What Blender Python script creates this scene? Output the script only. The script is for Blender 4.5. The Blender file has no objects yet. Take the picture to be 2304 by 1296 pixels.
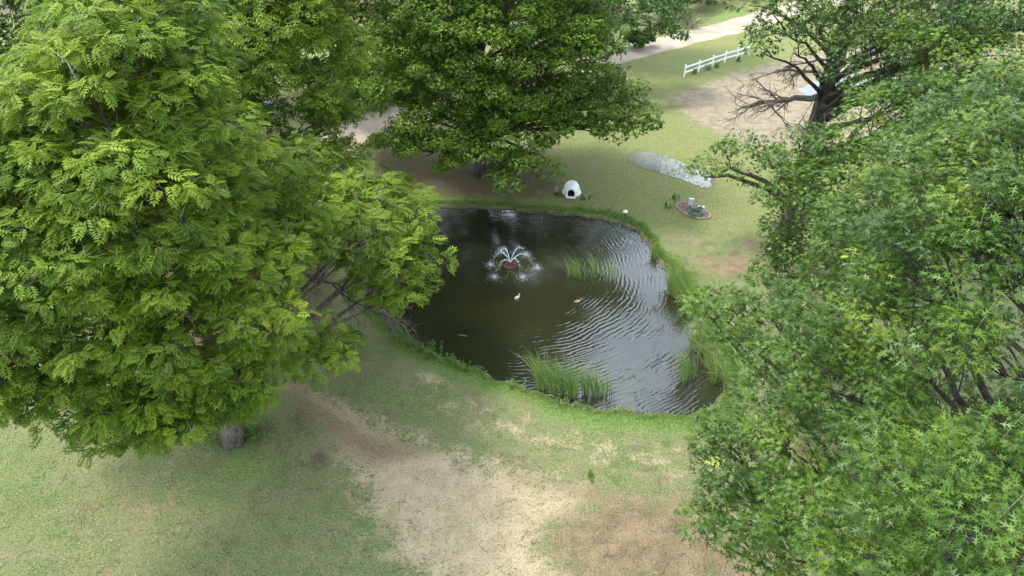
import bpy, bmesh, math, random
import numpy as np
from mathutils import Vector, Matrix, Euler

random.seed(7)
RNG = np.random.default_rng(11)
sc = bpy.context.scene
COL = sc.collection
R = math.radians

# ------------------------------------------------------------------ camera
H, PITCH = 20.0, R(35)
FPX = 1536.0                       # focal length in pixels of a 2304 wide frame
cam_d = bpy.data.cameras.new('camera')
cam = bpy.data.objects.new('camera', cam_d); COL.objects.link(cam)
cam.location = (0, 0, H)
cam.rotation_euler = (R(90) - PITCH, 0, 0)
cam_d.sensor_width = 36.0
cam_d.lens = 36.0 * FPX / 2304.0
cam_d.clip_end = 3000
sc.camera = cam

# ------------------------------------------------------------------ light
SUN_EL, SUN_AZ = R(62), R(-68)     # azimuth measured from +Y towards +X: behind the pond, a little to the left
to_sun = Vector((math.sin(SUN_AZ) * math.cos(SUN_EL), math.cos(SUN_AZ) * math.cos(SUN_EL), math.sin(SUN_EL)))
world = bpy.data.worlds.new('World'); sc.world = world; world.use_nodes = True
nt = world.node_tree; nt.nodes.clear()
out = nt.nodes.new('ShaderNodeOutputWorld'); bg = nt.nodes.new('ShaderNodeBackground')
sky = nt.nodes.new('ShaderNodeTexSky'); sky.sky_type = 'NISHITA'; sky.sun_disc = False
sky.sun_elevation = SUN_EL; sky.sun_rotation = SUN_AZ
sky.dust_density = 3.0; sky.air_density = 1.0; sky.altitude = 300
hsv = nt.nodes.new('ShaderNodeHueSaturation'); hsv.inputs['Saturation'].default_value = 0.85
# thin broken cloud: whitens and lifts the sky all the way round
tc = nt.nodes.new('ShaderNodeTexCoord'); cn = nt.nodes.new('ShaderNodeTexNoise')
cn.inputs['Scale'].default_value = 2.2; cn.inputs['Detail'].default_value = 5
cr = nt.nodes.new('ShaderNodeValToRGB'); cr.color_ramp.elements[0].position = .35; cr.color_ramp.elements[1].position = .7
mx = nt.nodes.new('ShaderNodeMix'); mx.data_type = 'RGBA'
mx.inputs[7].default_value = (15.5, 17.4, 20.0, 1)
nt.links.new(tc.outputs['Generated'], cn.inputs['Vector']); nt.links.new(cn.outputs['Fac'], cr.inputs['Fac'])
nt.links.new(sky.outputs['Color'], hsv.inputs['Color']); nt.links.new(hsv.outputs['Color'], mx.inputs[6])
nt.links.new(cr.outputs['Color'], mx.inputs[0]); nt.links.new(mx.outputs[2], bg.inputs['Color'])
bg.inputs['Strength'].default_value = 0.075
nt.links.new(bg.outputs['Background'], out.inputs['Surface'])
sd = bpy.data.lights.new('sun', 'SUN'); sun = bpy.data.objects.new('sun', sd); COL.objects.link(sun)
sd.energy = 1.5; sd.angle = R(11); sd.color = (1.0, 0.96, 0.88)
sun.rotation_euler = to_sun.to_track_quat('Z', 'Y').to_euler()
sc.view_settings.view_transform = 'Standard'; sc.view_settings.look = 'None'
sc.view_settings.exposure = 1.78; sc.view_settings.gamma = 1.0
sc.view_settings.use_curve_mapping = False
sc.cycles.max_bounces = 7; sc.cycles.diffuse_bounces = 3; sc.cycles.glossy_bounces = 3
sc.cycles.transmission_bounces = 5; sc.cycles.transparent_max_bounces = 4

# ------------------------------------------------------------------ surveying: picture readings turned into places on the ground
CP, SP = math.cos(PITCH), math.sin(PITCH)
def ray(px, py):
    u, v = (px - 1152) / FPX, (py - 648) / FPX
    return np.array([u, CP - v * SP, -SP - v * CP])
def G(px, py, z=0.0):
    d = ray(px, py); t = (z - H) / d[2]
    return np.array([d[0] * t, d[1] * t, z])
def P(px, py, dist):
    d = ray(px, py); d = d / np.linalg.norm(d)
    return np.array([0, 0, H]) + d * dist
def mpp(dist): return dist / FPX

# ------------------------------------------------------------------ object helpers
def tag(o, label=None, cat=None, group=None, kind=None):
    if label: o['label'] = label
    if cat: o['category'] = cat
    if group: o['group'] = group
    if kind: o['kind'] = kind
    return o
def empty(name, loc, label=None, cat=None, group=None, rz=0):
    o = bpy.data.objects.new(name, None); COL.objects.link(o)
    o.location = tuple(loc); o.rotation_euler = (0, 0, rz); o.empty_display_size = .2
    return tag(o, label, cat, group)
def link(name, me, parent=None, mat=None):
    o = bpy.data.objects.new(name, me); COL.objects.link(o)
    if mat is not None and len(me.materials) == 0: me.materials.append(mat)
    if parent is not None: o.parent = parent
    return o
def obj_bm(name, bm, mat, parent=None, smooth=False, loc=None):
    bmesh.ops.recalc_face_normals(bm, faces=bm.faces)
    me = bpy.data.meshes.new(name); bm.to_mesh(me); bm.free()
    if smooth:
        me.polygons.foreach_set('use_smooth', np.ones(len(me.polygons), bool))
    o = link(name, me, parent, mat)
    if loc is not None: o.location = tuple(loc)
    return o

class Acc:
    """collects triangles and quads, builds one mesh"""
    def __init__(s): s.v = []; s.t = []; s.q = []; s.a = []; s.n = 0
    def add(s, v, t=None, q=None, a=None):
        v = np.asarray(v, np.float32).reshape(-1, 3)
        if t is not None and len(t): s.t.append(np.asarray(t, np.int64).reshape(-1, 3) + s.n)
        if q is not None and len(q): s.q.append(np.asarray(q, np.int64).reshape(-1, 4) + s.n)
        s.v.append(v); s.a.append(np.zeros(len(v), np.float32) if a is None else np.broadcast_to(np.asarray(a, np.float32), (len(v),)))
        s.n += len(v)
    def mesh(s, name, origin=(0, 0, 0), smooth=False, extra=None):
        v = np.concatenate(s.v) - np.asarray(origin, np.float32)
        t = np.concatenate(s.t) if s.t else np.zeros((0, 3), np.int64)
        q = np.concatenate(s.q) if s.q else np.zeros((0, 4), np.int64)
        me = bpy.data.meshes.new(name)
        me.vertices.add(len(v)); me.vertices.foreach_set('co', v.astype(np.float32).ravel())
        nl = t.size + q.size; nf = len(t) + len(q)
        me.loops.add(nl); me.polygons.add(nf)
        me.loops.foreach_set('vertex_index', np.concatenate([t.ravel(), q.ravel()]).astype(np.int32))
        ls = np.concatenate([np.arange(len(t)) * 3, t.size + np.arange(len(q)) * 4]).astype(np.int32)
        me.polygons.foreach_set('loop_start', ls)
        if smooth: me.polygons.foreach_set('use_smooth', np.ones(nf, bool))
        at = me.attributes.new('tint', 'FLOAT', 'POINT'); at.data.foreach_set('value', np.concatenate(s.a))
        for k, val in (extra or {}).items():
            e = me.attributes.new(k, 'FLOAT', 'POINT'); e.data.foreach_set('value', np.asarray(val, np.float32))
        me.update(calc_edges=True)
        return me
    def obj(s, name, mat, parent=None, origin=(0, 0, 0), smooth=False):
        return link(name, s.mesh(name, origin, smooth), parent, mat)

def tube(acc, pts, rad, sides=6, cap=True, tint=0.0, ell=None):
    pts = np.asarray(pts, float); n = len(pts)
    rad = np.broadcast_to(np.asarray(rad, float), (n,))
    tan = np.gradient(pts, axis=0); tan /= np.linalg.norm(tan, axis=1)[:, None] + 1e-9
    ref = np.array([0, 0, 1.0]) if abs(tan[:, 2]).mean() < .8 else np.array([1.0, 0, 0])
    x = np.cross(tan, ref); x /= np.linalg.norm(x, axis=1)[:, None] + 1e-9
    y = np.cross(x, tan)
    a = np.arange(sides) * 2 * math.pi / sides
    ex, ey = (1, 1) if ell is None else ell
    v = pts[:, None, :] + rad[:, None, None] * (ex * np.cos(a)[None, :, None] * x[:, None, :] + ey * np.sin(a)[None, :, None] * y[:, None, :])
    i = np.arange(n - 1)[:, None] * sides; j = np.arange(sides)[None, :]; k = (j + 1) % sides
    q = np.stack([i + j, i + k, i + sides + k, i + sides + j], -1).reshape(-1, 4)
    v = v.reshape(-1, 3); t = None
    if cap:
        v = np.concatenate([v, pts[:1], pts[-1:]]); jj = np.arange(sides); kk = (jj + 1) % sides; m = n * sides
        t = np.concatenate([np.stack([np.full(sides, m), kk, jj], -1), np.stack([np.full(sides, m + 1), m - sides + jj, m - sides + kk], -1)])
    acc.add(v, t, q, tint)
def bez(a, b, c, n):
    t = np.linspace(0, 1, n)[:, None]
    return (1 - t) ** 2 * np.asarray(a) + 2 * t * (1 - t) * np.asarray(b) + t * t * np.asarray(c)
def norm(v): return v / (np.linalg.norm(v, axis=-1, keepdims=True) + 1e-9)
def frames(f, u):
    f = norm(f); z = norm(u - (u * f).sum(-1, keepdims=True) * f); x = np.cross(f, z)
    return np.stack([x, f, z], -1)          # columns x, forward, normal
def scatter(acc, tv, tt, pos, fr, scale, tint):
    n, m = len(pos), len(tv)
    v = np.einsum('nij,mj->nmi', fr, tv) * np.asarray(scale)[:, None, None] + pos[:, None, :]
    t = (tt[None] + (np.arange(n) * m)[:, None, None]).reshape(-1, 3)
    acc.add(v.reshape(-1, 3), t, None, np.repeat(tint, m))
def box(bm, c, s, rz=0, bev=0):
    r = bmesh.ops.create_cube(bm, size=1)
    bmesh.ops.scale(bm, vec=s, verts=r['verts'])
    if bev:
        es = list({e for v in r['verts'] for e in v.link_edges})
        rr = bmesh.ops.bevel(bm, geom=es, offset=bev, segments=1, affect='EDGES')
        vs = list({v for f in rr['faces'] for v in f.verts} | {v for v in r['verts'] if v.is_valid})
    else: vs = r['verts']
    if rz: bmesh.ops.rotate(bm, cent=(0, 0, 0), matrix=Matrix.Rotation(rz, 3, 'Z'), verts=vs)
    bmesh.ops.translate(bm, vec=c, verts=vs)
def lathe(bm, prof, seg=20):
    rings = []
    for r, z in prof:
        if r < 1e-5: rings.append([bm.verts.new((0, 0, z))])
        else: rings.append([bm.verts.new((r * math.cos(2 * math.pi * i / seg), r * math.sin(2 * math.pi * i / seg), z)) for i in range(seg)])
    for a, b in zip(rings, rings[1:]):
        for i in range(seg):
            j = (i + 1) % seg
            f = [a[i % len(a)], a[j % len(a)], b[j % len(b)], b[i % len(b)]]
            f = list(dict.fromkeys(f))
            if len(f) > 2: bm.faces.new(f)

# ------------------------------------------------------------------ materials
class NT:
    def __init__(s, name):
        s.m = bpy.data.materials.new(name); s.m.use_nodes = True; s.t = s.m.node_tree; s.t.nodes.clear()
        s.out = s.t.nodes.new('ShaderNodeOutputMaterial')
    def n(s, typ, **kw):
        d = s.t.nodes.new('ShaderNode' + typ)
        for k, v in kw.items():
            if k in d.inputs: s.set(d.inputs[k], v)
            else: setattr(d, k, v)
        return d
    def set(s, inp, v):
        if isinstance(v, bpy.types.NodeSocket): s.t.links.new(v, inp)
        elif isinstance(v, tuple) and len(v) == 3 and inp.type == 'RGBA': inp.default_value = (*v, 1)
        else: inp.default_value = v
    def math(s, op, a, b=0.0, clamp=False):
        d = s.t.nodes.new('ShaderNodeMath'); d.operation = op; d.use_clamp = clamp
        s.set(d.inputs[0], a); s.set(d.inputs[1], b); return d.outputs[0]
    def mix(s, f, a, b, mode='MIX'):
        d = s.t.nodes.new('ShaderNodeMix'); d.data_type = 'RGBA'; d.blend_type = mode
        s.set(d.inputs[0], f); s.set(d.inputs[6], a); s.set(d.inputs[7], b); return d.outputs[2]
    def noise(s, scale, detail=3, vec=None, rough=.55, dist=0):
        d = s.n('TexNoise'); d.inputs['Scale'].default_value = scale; d.inputs['Detail'].default_value = detail
        d.inputs['Roughness'].default_value = rough; d.inputs['Distortion'].default_value = dist
        if vec is None:
            g = s.n('NewGeometry'); vec = g.outputs['Position']
        s.t.links.new(vec, d.inputs['Vector']); return d.outputs['Fac']
    def ramp(s, f, *stops):
        d = s.t.nodes.new('ShaderNodeValToRGB'); e = d.color_ramp.elements
        while len(e) < len(stops): e.new(0.5)
        for i, (p, c) in enumerate(stops):
            e[i].position = p; e[i].color = (*c, 1) if isinstance(c, tuple) else (c, c, c, 1)
        s.t.links.new(f, d.inputs[0]); return d.outputs[0]
    def smooth(s, f, lo, hi):
        d = s.n('MapRange'); d.interpolation_type = 'SMOOTHSTEP'
        s.set(d.inputs[0], f); d.inputs[1].default_value = lo; d.inputs[2].default_value = hi; return d.outputs[0]
    def attr(s, name): return s.n('Attribute', attribute_name=name).outputs['Fac']
    def bsdf(s, col, rough=.6, spec=.4, normal=None, **kw):
        d = s.n('BsdfPrincipled'); s.set(d.inputs['Base Color'], col); s.set(d.inputs['Roughness'], rough)
        d.inputs['Specular IOR Level'].default_value = spec
        if normal is not None: s.t.links.new(normal, d.inputs['Normal'])
        for k, v in kw.items(): s.set(d.inputs[k], v)
        return d.outputs[0]
    def bump(s, h, strength=.5, dist=.05):
        d = s.n('Bump'); d.inputs['Strength'].default_value = strength; d.inputs['Distance'].default_value = dist
        s.t.links.new(h, d.inputs['Height']); return d.outputs[0]
    def done(s, sh): s.t.links.new(sh, s.out.inputs['Surface']); return s.m

def leaf_mat(name, dark, mid, light, trans=.3, rough=.5, spec=.35, yellow=(0.30, 0.28, 0.03)):
    m = NT(name); t = m.attr('tint')          # 0..1 ordinary leaf, 2 yellow spray
    pos = m.n('NewGeometry').outputs['Position']
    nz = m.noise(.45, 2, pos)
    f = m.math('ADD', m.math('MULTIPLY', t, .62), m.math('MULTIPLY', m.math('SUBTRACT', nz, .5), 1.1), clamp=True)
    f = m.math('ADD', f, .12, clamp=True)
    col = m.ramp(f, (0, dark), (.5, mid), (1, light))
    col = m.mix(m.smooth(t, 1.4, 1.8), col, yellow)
    tr = m.n('BsdfTranslucent'); m.set(tr.inputs['Color'], m.mix(1.0, col, (1.0, 1.05, .45), 'MULTIPLY'))
    mixs = m.n('MixShader'); mixs.inputs[0].default_value = trans
    m.t.links.new(m.bsdf(col, rough, spec), mixs.inputs[1]); m.t.links.new(tr.outputs[0], mixs.inputs[2])
    return m.done(mixs.outputs[0])
def bark_mat(name, a, b, scale=6):
    m = NT(name); pos = m.n('NewGeometry').outputs['Position']
    mp = m.n('Mapping'); m.t.links.new(pos, mp.inputs[0]); mp.inputs['Scale'].default_value = (1, 1, .22)
    n1 = m.noise(scale * 2, 6, mp.outputs[0]); n2 = m.noise(scale * .3, 2, pos)
    col = m.mix(m.smooth(n1, .3, .7), a, b); col = m.mix(m.math('MULTIPLY', m.smooth(n2, .45, .7), .35), col, (.12, .13, .10))
    return m.done(m.bsdf(col, .9, .2, m.bump(n1, .9, .05)))
def plain(name, col, rough=.5, spec=.4, var=.15, nscale=8, metal=0.0):
    m = NT(name); n = m.noise(nscale, 4)
    c = m.mix(m.math('MULTIPLY', n, var * 2), col, tuple(x * .55 for x in col))
    return m.done(m.bsdf(c, rough, spec, m.bump(n, .15, .01), Metallic=metal))

M = {}
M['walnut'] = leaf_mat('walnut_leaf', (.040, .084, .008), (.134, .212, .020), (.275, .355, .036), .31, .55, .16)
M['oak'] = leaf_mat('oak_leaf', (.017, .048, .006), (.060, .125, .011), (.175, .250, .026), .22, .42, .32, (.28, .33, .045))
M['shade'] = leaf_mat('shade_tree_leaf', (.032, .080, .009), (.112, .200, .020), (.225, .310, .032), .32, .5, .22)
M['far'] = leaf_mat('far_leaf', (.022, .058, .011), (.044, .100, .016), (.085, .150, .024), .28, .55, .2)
M['farlight'] = leaf_mat('pale_far_leaf', (.040, .095, .020), (.070, .145, .028), (.12, .195, .042), .3, .5, .25)
M['reed'] = leaf_mat('reed_blade', (.10, .19, .045), (.19, .30, .075), (.32, .40, .13), .3, .5, .35, (.33, .27, .12))
M['weed'] = leaf_mat('weed_leaf', (.06, .13, .02), (.10, .20, .03), (.20, .26, .08), .3, .55, .3)
M['grass'] = leaf_mat('grass_blade', (.09, .17, .03), (.15, .25, .045), (.28, .31, .12), .25, .6, .25)
M['bark'] = bark_mat('grey_bark', (.055, .045, .036), (.17, .145, .12))
M['darkbark'] = bark_mat('dark_bark', (.030, .025, .021), (.095, .080, .068), 5)
M['twig'] = bark_mat('pale_twig', (.16, .15, .13), (.34, .32, .28), 12)
M['deadwood'] = bark_mat('dead_wood', (.10, .08, .062), (.25, .205, .165), 10)
M['white'] = plain('white_plastic', (.80, .80, .79), .35, .5, .06, 5)
M['fence'] = plain('white_vinyl', (.80, .80, .78), .4, .5, .08, 6)
M['blackin'] = plain('bedding_and_shade', (.035, .026, .02), .95, .1, .3)  # dark brown bedding, also used as painted shade inside the dog house
M['rust'] = plain('red_brown_float', (.10, .032, .024), .55, .4, .5, 14)
M['greybox'] = plain('grey_metal', (.42, .46, .50), .45, .5, .12, 6)
M['wood'] = plain('weathered_post', (.16, .12, .085), .85, .2, .4, 20)
M['hose'] = plain('green_hose', (.05, .13, .09), .4, .5, .15, 20)
M['dark'] = plain('dark_metal', (.03, .03, .032), .5, .5, .2)
M['blue'] = plain('blue_plastic', (.012, .085, .36), .4, .5, .12, 3)
M['navy'] = plain('navy_plastic', (.010, .020, .09), .45, .5, .12, 3)
M['tyre'] = plain('black_rubber', (.02, .02, .02), .8, .2, .1)
M['stone'] = plain('pale_stone', (.34, .29, .22), .85, .2, .35, 9)
M['chip'] = plain('red_wood_chip', (.34, .25, .185), .9, .15, .9, 9)
M['duckpale'] = plain('pale_duck_feathers', (.52, .49, .43), .8, .2, .5, 22)
M['duckbrown'] = plain('brown_duck_feathers', (.30, .24, .16), .8, .2, .6, 26)
M['duckhead'] = plain('dark_duck_feathers', (.16, .13, .09), .8, .2, .4, 26)
M['bill'] = plain('duck_bill', (.45, .27, .06), .5, .4, .1)
m = NT('water_drop'); M['drop'] = m.done(m.bsdf((.86, .90, .92), .12, .6, None, **{'Transmission Weight': .25, 'IOR': 1.33}))
m = NT('solar_glass'); M['lens'] = m.done(m.bsdf((.75, .73, .62), .25, .5))

# ground: dry and green grass, leaf litter with tree shade painted in, and bare soil laid out on the plan
def ground_mat():
    m = NT('lawn'); pos = m.n('NewGeometry').outputs['Position']
    big = m.noise(.35, 4, pos); mid = m.noise(1.3, 6, pos, .68); fine = m.noise(6.5, 5, pos, .7); tiny = m.noise(14, 4, pos, .8); spk = m.noise(34, 2, pos, .6)
    def mask(name, lo=.30, hi=.72, k=1.0, kf=.9, kt=.5):
        a = m.attr(name); v = a
        for nz, kk in ((mid, k), (fine, kf), (tiny, kt)):
            v = m.math('ADD', v, m.math('MULTIPLY', m.math('SUBTRACT', nz, .5), kk))
        return m.math('MULTIPLY', m.smooth(v, lo, hi), m.smooth(a, 0.0, .22))
    straw, straw2 = (.50, .40, .255), (.41, .325, .20)
    green, green2 = (.090, .150, .040), (.125, .165, .060)
    base = m.mix(m.smooth(big, .35, .65), (.145, .192, .068), (.200, .215, .095))
    base = m.mix(m.math('MULTIPLY', m.smooth(mid, .42, .66), .8), base, (.240, .220, .118))
    base = m.mix(m.math('MULTIPLY', m.smooth(fine, .5, .66), .65), base, green)
    lush = m.mix(m.smooth(fine, .35, .65), (.095, .180, .036), (.175, .260, .070))
    olive = m.mix(m.smooth(fine, .35, .65), (.130, .180, .046), (.235, .250, .095))
    olive = m.mix(m.math('MULTIPLY', m.smooth(mid, .46, .66), .75), olive, (.25, .215, .115))
    dryc = m.mix(m.smooth(mid, .35, .65), straw2, straw)
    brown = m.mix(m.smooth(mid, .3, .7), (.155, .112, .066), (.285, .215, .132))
    litter_shade = m.mix(m.smooth(fine, .35, .65), (.070, .060, .028), (.145, .120, .064))
    bare = m.mix(m.smooth(fine, .35, .65), (.085, .065, .046), (.15, .115, .080))
    pink = m.mix(m.smooth(mid, .35, .65), (.225, .185, .125), (.33, .275, .19))
    mott = m.noise(.9, 6, pos, .72)
    base = m.mix(m.math('MULTIPLY', m.smooth(mott, .52, .68), .55), base, (.155, .120, .070))
    base = m.mix(m.math('MULTIPLY', m.smooth(mott, .46, .32), .7), base, (.080, .130, .038))
    c = m.mix(mask('olive'), base, olive)
    c = m.mix(mask('dry'), c, dryc)
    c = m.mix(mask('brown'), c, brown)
    c = m.mix(mask('pink'), c, pink)
    c = m.mix(mask('litter_shade'), c, litter_shade)
    c = m.mix(mask('lush'), c, lush)
    c = m.mix(mask('bare'), c, bare)
    # blades: straw tips and dark gaps between them
    c = m.mix(m.math('MULTIPLY', m.smooth(tiny, .52, .68), .55), c, m.mix(.55, c, (.50, .43, .26)))
    c = m.mix(m.math('MULTIPLY', m.smooth(tiny, .49, .34), .9), c, m.mix(1.0, c, (.34, .34, .29), 'MULTIPLY'))
    c = m.mix(m.math('MULTIPLY', m.smooth(fine, .46, .32), .55), c, m.mix(1.0, c, (.50, .52, .42), 'MULTIPLY'))
    c = m.mix(m.math('MULTIPLY', m.smooth(spk, .60, .72), .5), c, (.50, .44, .28))
    hgt = m.math('ADD', m.math('MULTIPLY', tiny, .8), fine)
    return m.done(m.bsdf(c, .95, .1, m.bump(hgt, 1.0, .09)))
M['ground'] = ground_mat()

def water_mat(name, body, centre, amp=1.0):
    m = NT(name); pos = m.n('NewGeometry').outputs['Position']
    sub = m.n('VectorMath', operation='SUBTRACT'); m.t.links.new(pos, sub.inputs[0]); sub.inputs[1].default_value = centre
    ln = m.n('VectorMath', operation='LENGTH'); m.t.links.new(sub.outputs[0], ln.inputs[0]); r = ln.outputs['Value']
    wob = m.noise(.55, 3, pos); wob2 = m.noise(2.6, 2, pos); amn = m.noise(.8, 2, pos)
    ph = m.math('ADD', m.math('MULTIPLY', r, 2 * math.pi / .23), m.math('MULTIPLY', wob, 20.0))
    ph = m.math('ADD', ph, m.math('MULTIPLY', wob2, 5.0))
    ph2 = m.math('ADD', m.math('MULTIPLY', r, 2 * math.pi / .16), m.math('MULTIPLY', wob2, 9.0))
    w = m.math('ADD', m.math('MULTIPLY', m.math('SINE', ph), m.math('MULTIPLY', m.smooth(amn, .34, .66), .75)), m.math('MULTIPLY', m.math('SINE', ph2), .16))
    w = m.math('MULTIPLY', w, m.math('ADD', m.math('MULTIPLY', m.smooth(r, 1.0, 8.0), m.math('ADD', m.smooth(m.n('SeparateXYZ', Vector=pos).outputs[0], -3.0, 5.0), .25)), .2))
    w = m.math('ADD', w, m.math('MULTIPLY', m.noise(7, 4, pos, .6), .7))
    nb = m.noise(.25, 2, pos)
    col = m.mix(m.smooth(nb, .4, .65), body, tuple(x * y for x, y in zip(body, (1.25, 1.2, .95))))
    return m.done(m.bsdf(col, .04, 1.0, m.bump(w, 1.0, .0052 * amp), IOR=1.55))
FOUNT = G(1148, 597, -.2)
M['pond'] = water_mat('pond_water', (.0165, .0185, .0088), tuple(FOUNT))
M['farpond'] = water_mat('far_pond', (.03, .032, .028), (20.0, 70.0, 0.0), .8)
M['puddle'] = water_mat('puddle_water', (.15, .155, .145), (20.0, 70.0, 0.0), .4)

def road_mat():
    m = NT('gravel'); pos = m.n('NewGeometry').outputs['Position']
    a = m.noise(.5, 4, pos); b = m.noise(14, 4, pos, .7); edge = m.attr('tint')
    c = m.mix(m.smooth(a, .35, .65), (.40, .335, .255), (.29, .245, .19))
    c = m.mix(m.math('MULTIPLY', m.smooth(edge, .5, .9), .6), c, (.30, .27, .15))
    c = m.mix(m.math('MULTIPLY', m.smooth(b, .55, .35), .45), c, (.24, .2, .15))
    return m.done(m.bsdf(c, .95, .1, m.bump(b, .6, .03)))
M['road'] = road_mat()

# ------------------------------------------------------------------ ground sheet
POND_PX = [(925, 474), (960, 459), (1030, 457), (1110, 462), (1200, 468), (1285, 475), (1350, 483), (1400, 492), (1438, 513), (1468, 545), (1480, 578),
           (1512, 602), (1536, 634), (1552, 690), (1585, 745), (1622, 800), (1640, 860), (1625, 905), (1560, 926), (1450, 926), (1350, 916), (1250, 894),
           (1180, 868), (1100, 838), (1030, 812), (960, 785), (908, 752), (872, 712), (850, 670), (842, 620), (850, 570), (872, 520)]
pond = np.array([G(x, y)[:2] for x, y in POND_PX])
def smooth_poly(p, it=2):
    for _ in range(it):
        a, b = p, np.roll(p, -1, 0)
        p = np.stack([a * .75 + b * .25, a * .25 + b * .75], 1).reshape(-1, 2)
    return p
pond = smooth_poly(pond, 2)
cen = pond.mean(0)
_ang = np.arange(len(pond))
pond = pond + norm(pond - cen) * (0.10 * np.sin(_ang * 1.7) + .07 * np.sin(_ang * .63 + 1) + RNG.normal(0, .03, len(pond)))[:, None]
def sdist(pts, poly):
    """signed distance to a polygon (negative inside)"""
    out_d = np.full(len(pts), 1e9); inside = np.zeros(len(pts), bool)
    for a, b in zip(poly, np.roll(poly, -1, 0)):
        ab = b - a; ap = pts - a
        t = np.clip((ap @ ab) / (ab @ ab + 1e-12), 0, 1)
        out_d = np.minimum(out_d, np.linalg.norm(ap - t[:, None] * ab, axis=1))
        c = ((a[1] > pts[:, 1]) != (b[1] > pts[:, 1]))
        with np.errstate(divide='ignore', invalid='ignore'):
            xin = ab[0] * (pts[:, 1] - a[1]) / (ab[1] if ab[1] != 0 else 1e-12) + a[0]
        inside ^= c & (pts[:, 0] < xin)
    return np.where(inside, -out_d, out_d)
def sstep(x, lo, hi):
    t = np.clip((x - lo) / (hi - lo), 0, 1); return t * t * (3 - 2 * t)
def vnoise(pts, s, seed=0):
    r = np.random.default_rng(seed); out_n = 0
    for k in range(6):
        a = r.uniform(0, 2 * math.pi); f = s * r.uniform(.6, 1.8); out_n = out_n + np.sin((pts[:, 0] * math.cos(a) + pts[:, 1] * math.sin(a)) * f + r.uniform(0, 7))
    return out_n / 6
def ground_z(pts):
    d = sdist(pts, pond)
    z = -.62 * (1 - sstep(d, -.9, .42)) + .035 * vnoise(pts, 1.1, 3) * sstep(d, 0, 2) * (1 - sstep(pts[:, 1], 30, 35)) * (1 - sstep(np.abs(pts[:, 0]), 18, 24))
    return z, d
WATER_Z = -.24
def wpoly(*px): return np.array([G(x, y)[:2] for x, y in px])
def blob_mask(pts, px, py, rx, ry, rot=0):
    c = G(px, py)[:2]; d = pts - c + .28 * min(rx, ry) * np.stack([vnoise(pts, 3.0, 5), vnoise(pts, 3.4, 6)], 1) * 2; ca, sa = math.cos(rot), math.sin(rot)
    u = (d[:, 0] * ca + d[:, 1] * sa) / rx; v = (-d[:, 0] * sa + d[:, 1] * ca) / ry
    return 1 - sstep(np.hypot(u, v), .0, 1.5)
def poly_mask(pts, poly, soft): return 1 - sstep(sdist(pts, poly), -soft, soft)
xs = np.unique(np.concatenate([np.array([-900, -500, -300, -200, -140, -100, -75, -60, -50, -42, -36]), np.arange(-32, 24.01, .28), np.arange(25, 44, 1.2), np.array([46, 52, 60, 75, 100, 140, 200, 300, 500, 900])]))
ys = np.unique(np.concatenate([np.array([-300, -100, -40, -15, -5, 0, 3, 5]), np.arange(6.5, 46, .28), np.arange(46.5, 84, .8), np.array([86, 90, 96, 104, 116, 135, 160, 200, 300, 500, 900, 1500])]))
gx, gy = np.meshgrid(xs, ys); gp = np.stack([gx.ravel(), gy.ravel()], 1)
gz, gd = ground_z(gp)
nxg, nyg = len(xs), len(ys)
i = np.arange(nyg - 1)[:, None] * nxg + np.arange(nxg - 1)[None, :]
gq = np.stack([i, i + 1, i + nxg + 1, i + nxg], -1).reshape(-1, 4)
A = Acc(); A.add(np.column_stack([gp, gz]), None, gq)
dry = poly_mask(gp, wpoly((700, 905), (800, 950), (900, 985), (1040, 1030), (1180, 1075), (1300, 1090), (1320, 1135), (1230, 1170), (1210, 1220), (1290, 1330), (960, 1330), (880, 1220), (835, 1130), (800, 1050), (740, 980)), 2.6)
dry = np.maximum(dry, .46 * poly_mask(gp, wpoly((960, 870), (1100, 905), (1250, 950), (1420, 985), (1560, 985), (1560, 1100), (1400, 1070), (1250, 1030), (1080, 980), (960, 930)), 1.5))
dry = np.maximum(dry, .5 * blob_mask(gp, 980, 850, 1.6, .8, -.4))
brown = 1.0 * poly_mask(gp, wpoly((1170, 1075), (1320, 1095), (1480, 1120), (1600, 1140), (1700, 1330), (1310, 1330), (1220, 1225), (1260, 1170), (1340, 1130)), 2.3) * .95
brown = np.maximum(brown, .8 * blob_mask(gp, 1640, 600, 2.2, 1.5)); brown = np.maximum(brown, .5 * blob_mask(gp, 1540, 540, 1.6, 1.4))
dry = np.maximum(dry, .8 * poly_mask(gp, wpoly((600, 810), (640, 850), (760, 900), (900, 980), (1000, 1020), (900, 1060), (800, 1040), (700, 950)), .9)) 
brown = np.maximum(brown, .72 * poly_mask(gp, wpoly((600, 800), (640, 830), (720, 890), (830, 960), (930, 990), (1000, 1020), (830, 1060), (740, 1000), (650, 920)), 1.1))  # brown thatch; part of its depth is walnut shade painted in
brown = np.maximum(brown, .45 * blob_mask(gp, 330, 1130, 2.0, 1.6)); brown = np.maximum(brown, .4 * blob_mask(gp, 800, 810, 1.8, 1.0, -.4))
litter_shade = .9 * poly_mask(gp, wpoly((830, 330), (1000, 345), (1200, 330), (1260, 380), (1260, 430), (1180, 452), (960, 450), (900, 430), (830, 400)), 2.8)  # leaf litter under the crown, its shade mixed into the colour
litter_shade = np.maximum(litter_shade, .45 * poly_mask(gp, wpoly((590, 850), (680, 880), (760, 940), (760, 1060), (700, 1060), (620, 980)), 1.1))  # soft cast shadow of the big walnut, painted on the lawn
litter_shade = np.maximum(litter_shade, .8 * poly_mask(gp, wpoly((300, 500), (700, 450), (760, 620), (760, 760), (600, 840), (420, 880), (200, 800)), 1.5))
litter_shade = np.maximum(litter_shade, .6 * blob_mask(gp, 1760, 560, 4.0, 3.4)); litter_shade = np.maximum(litter_shade, .8 * blob_mask(gp, 1900, 1000, 5, 5))
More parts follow.
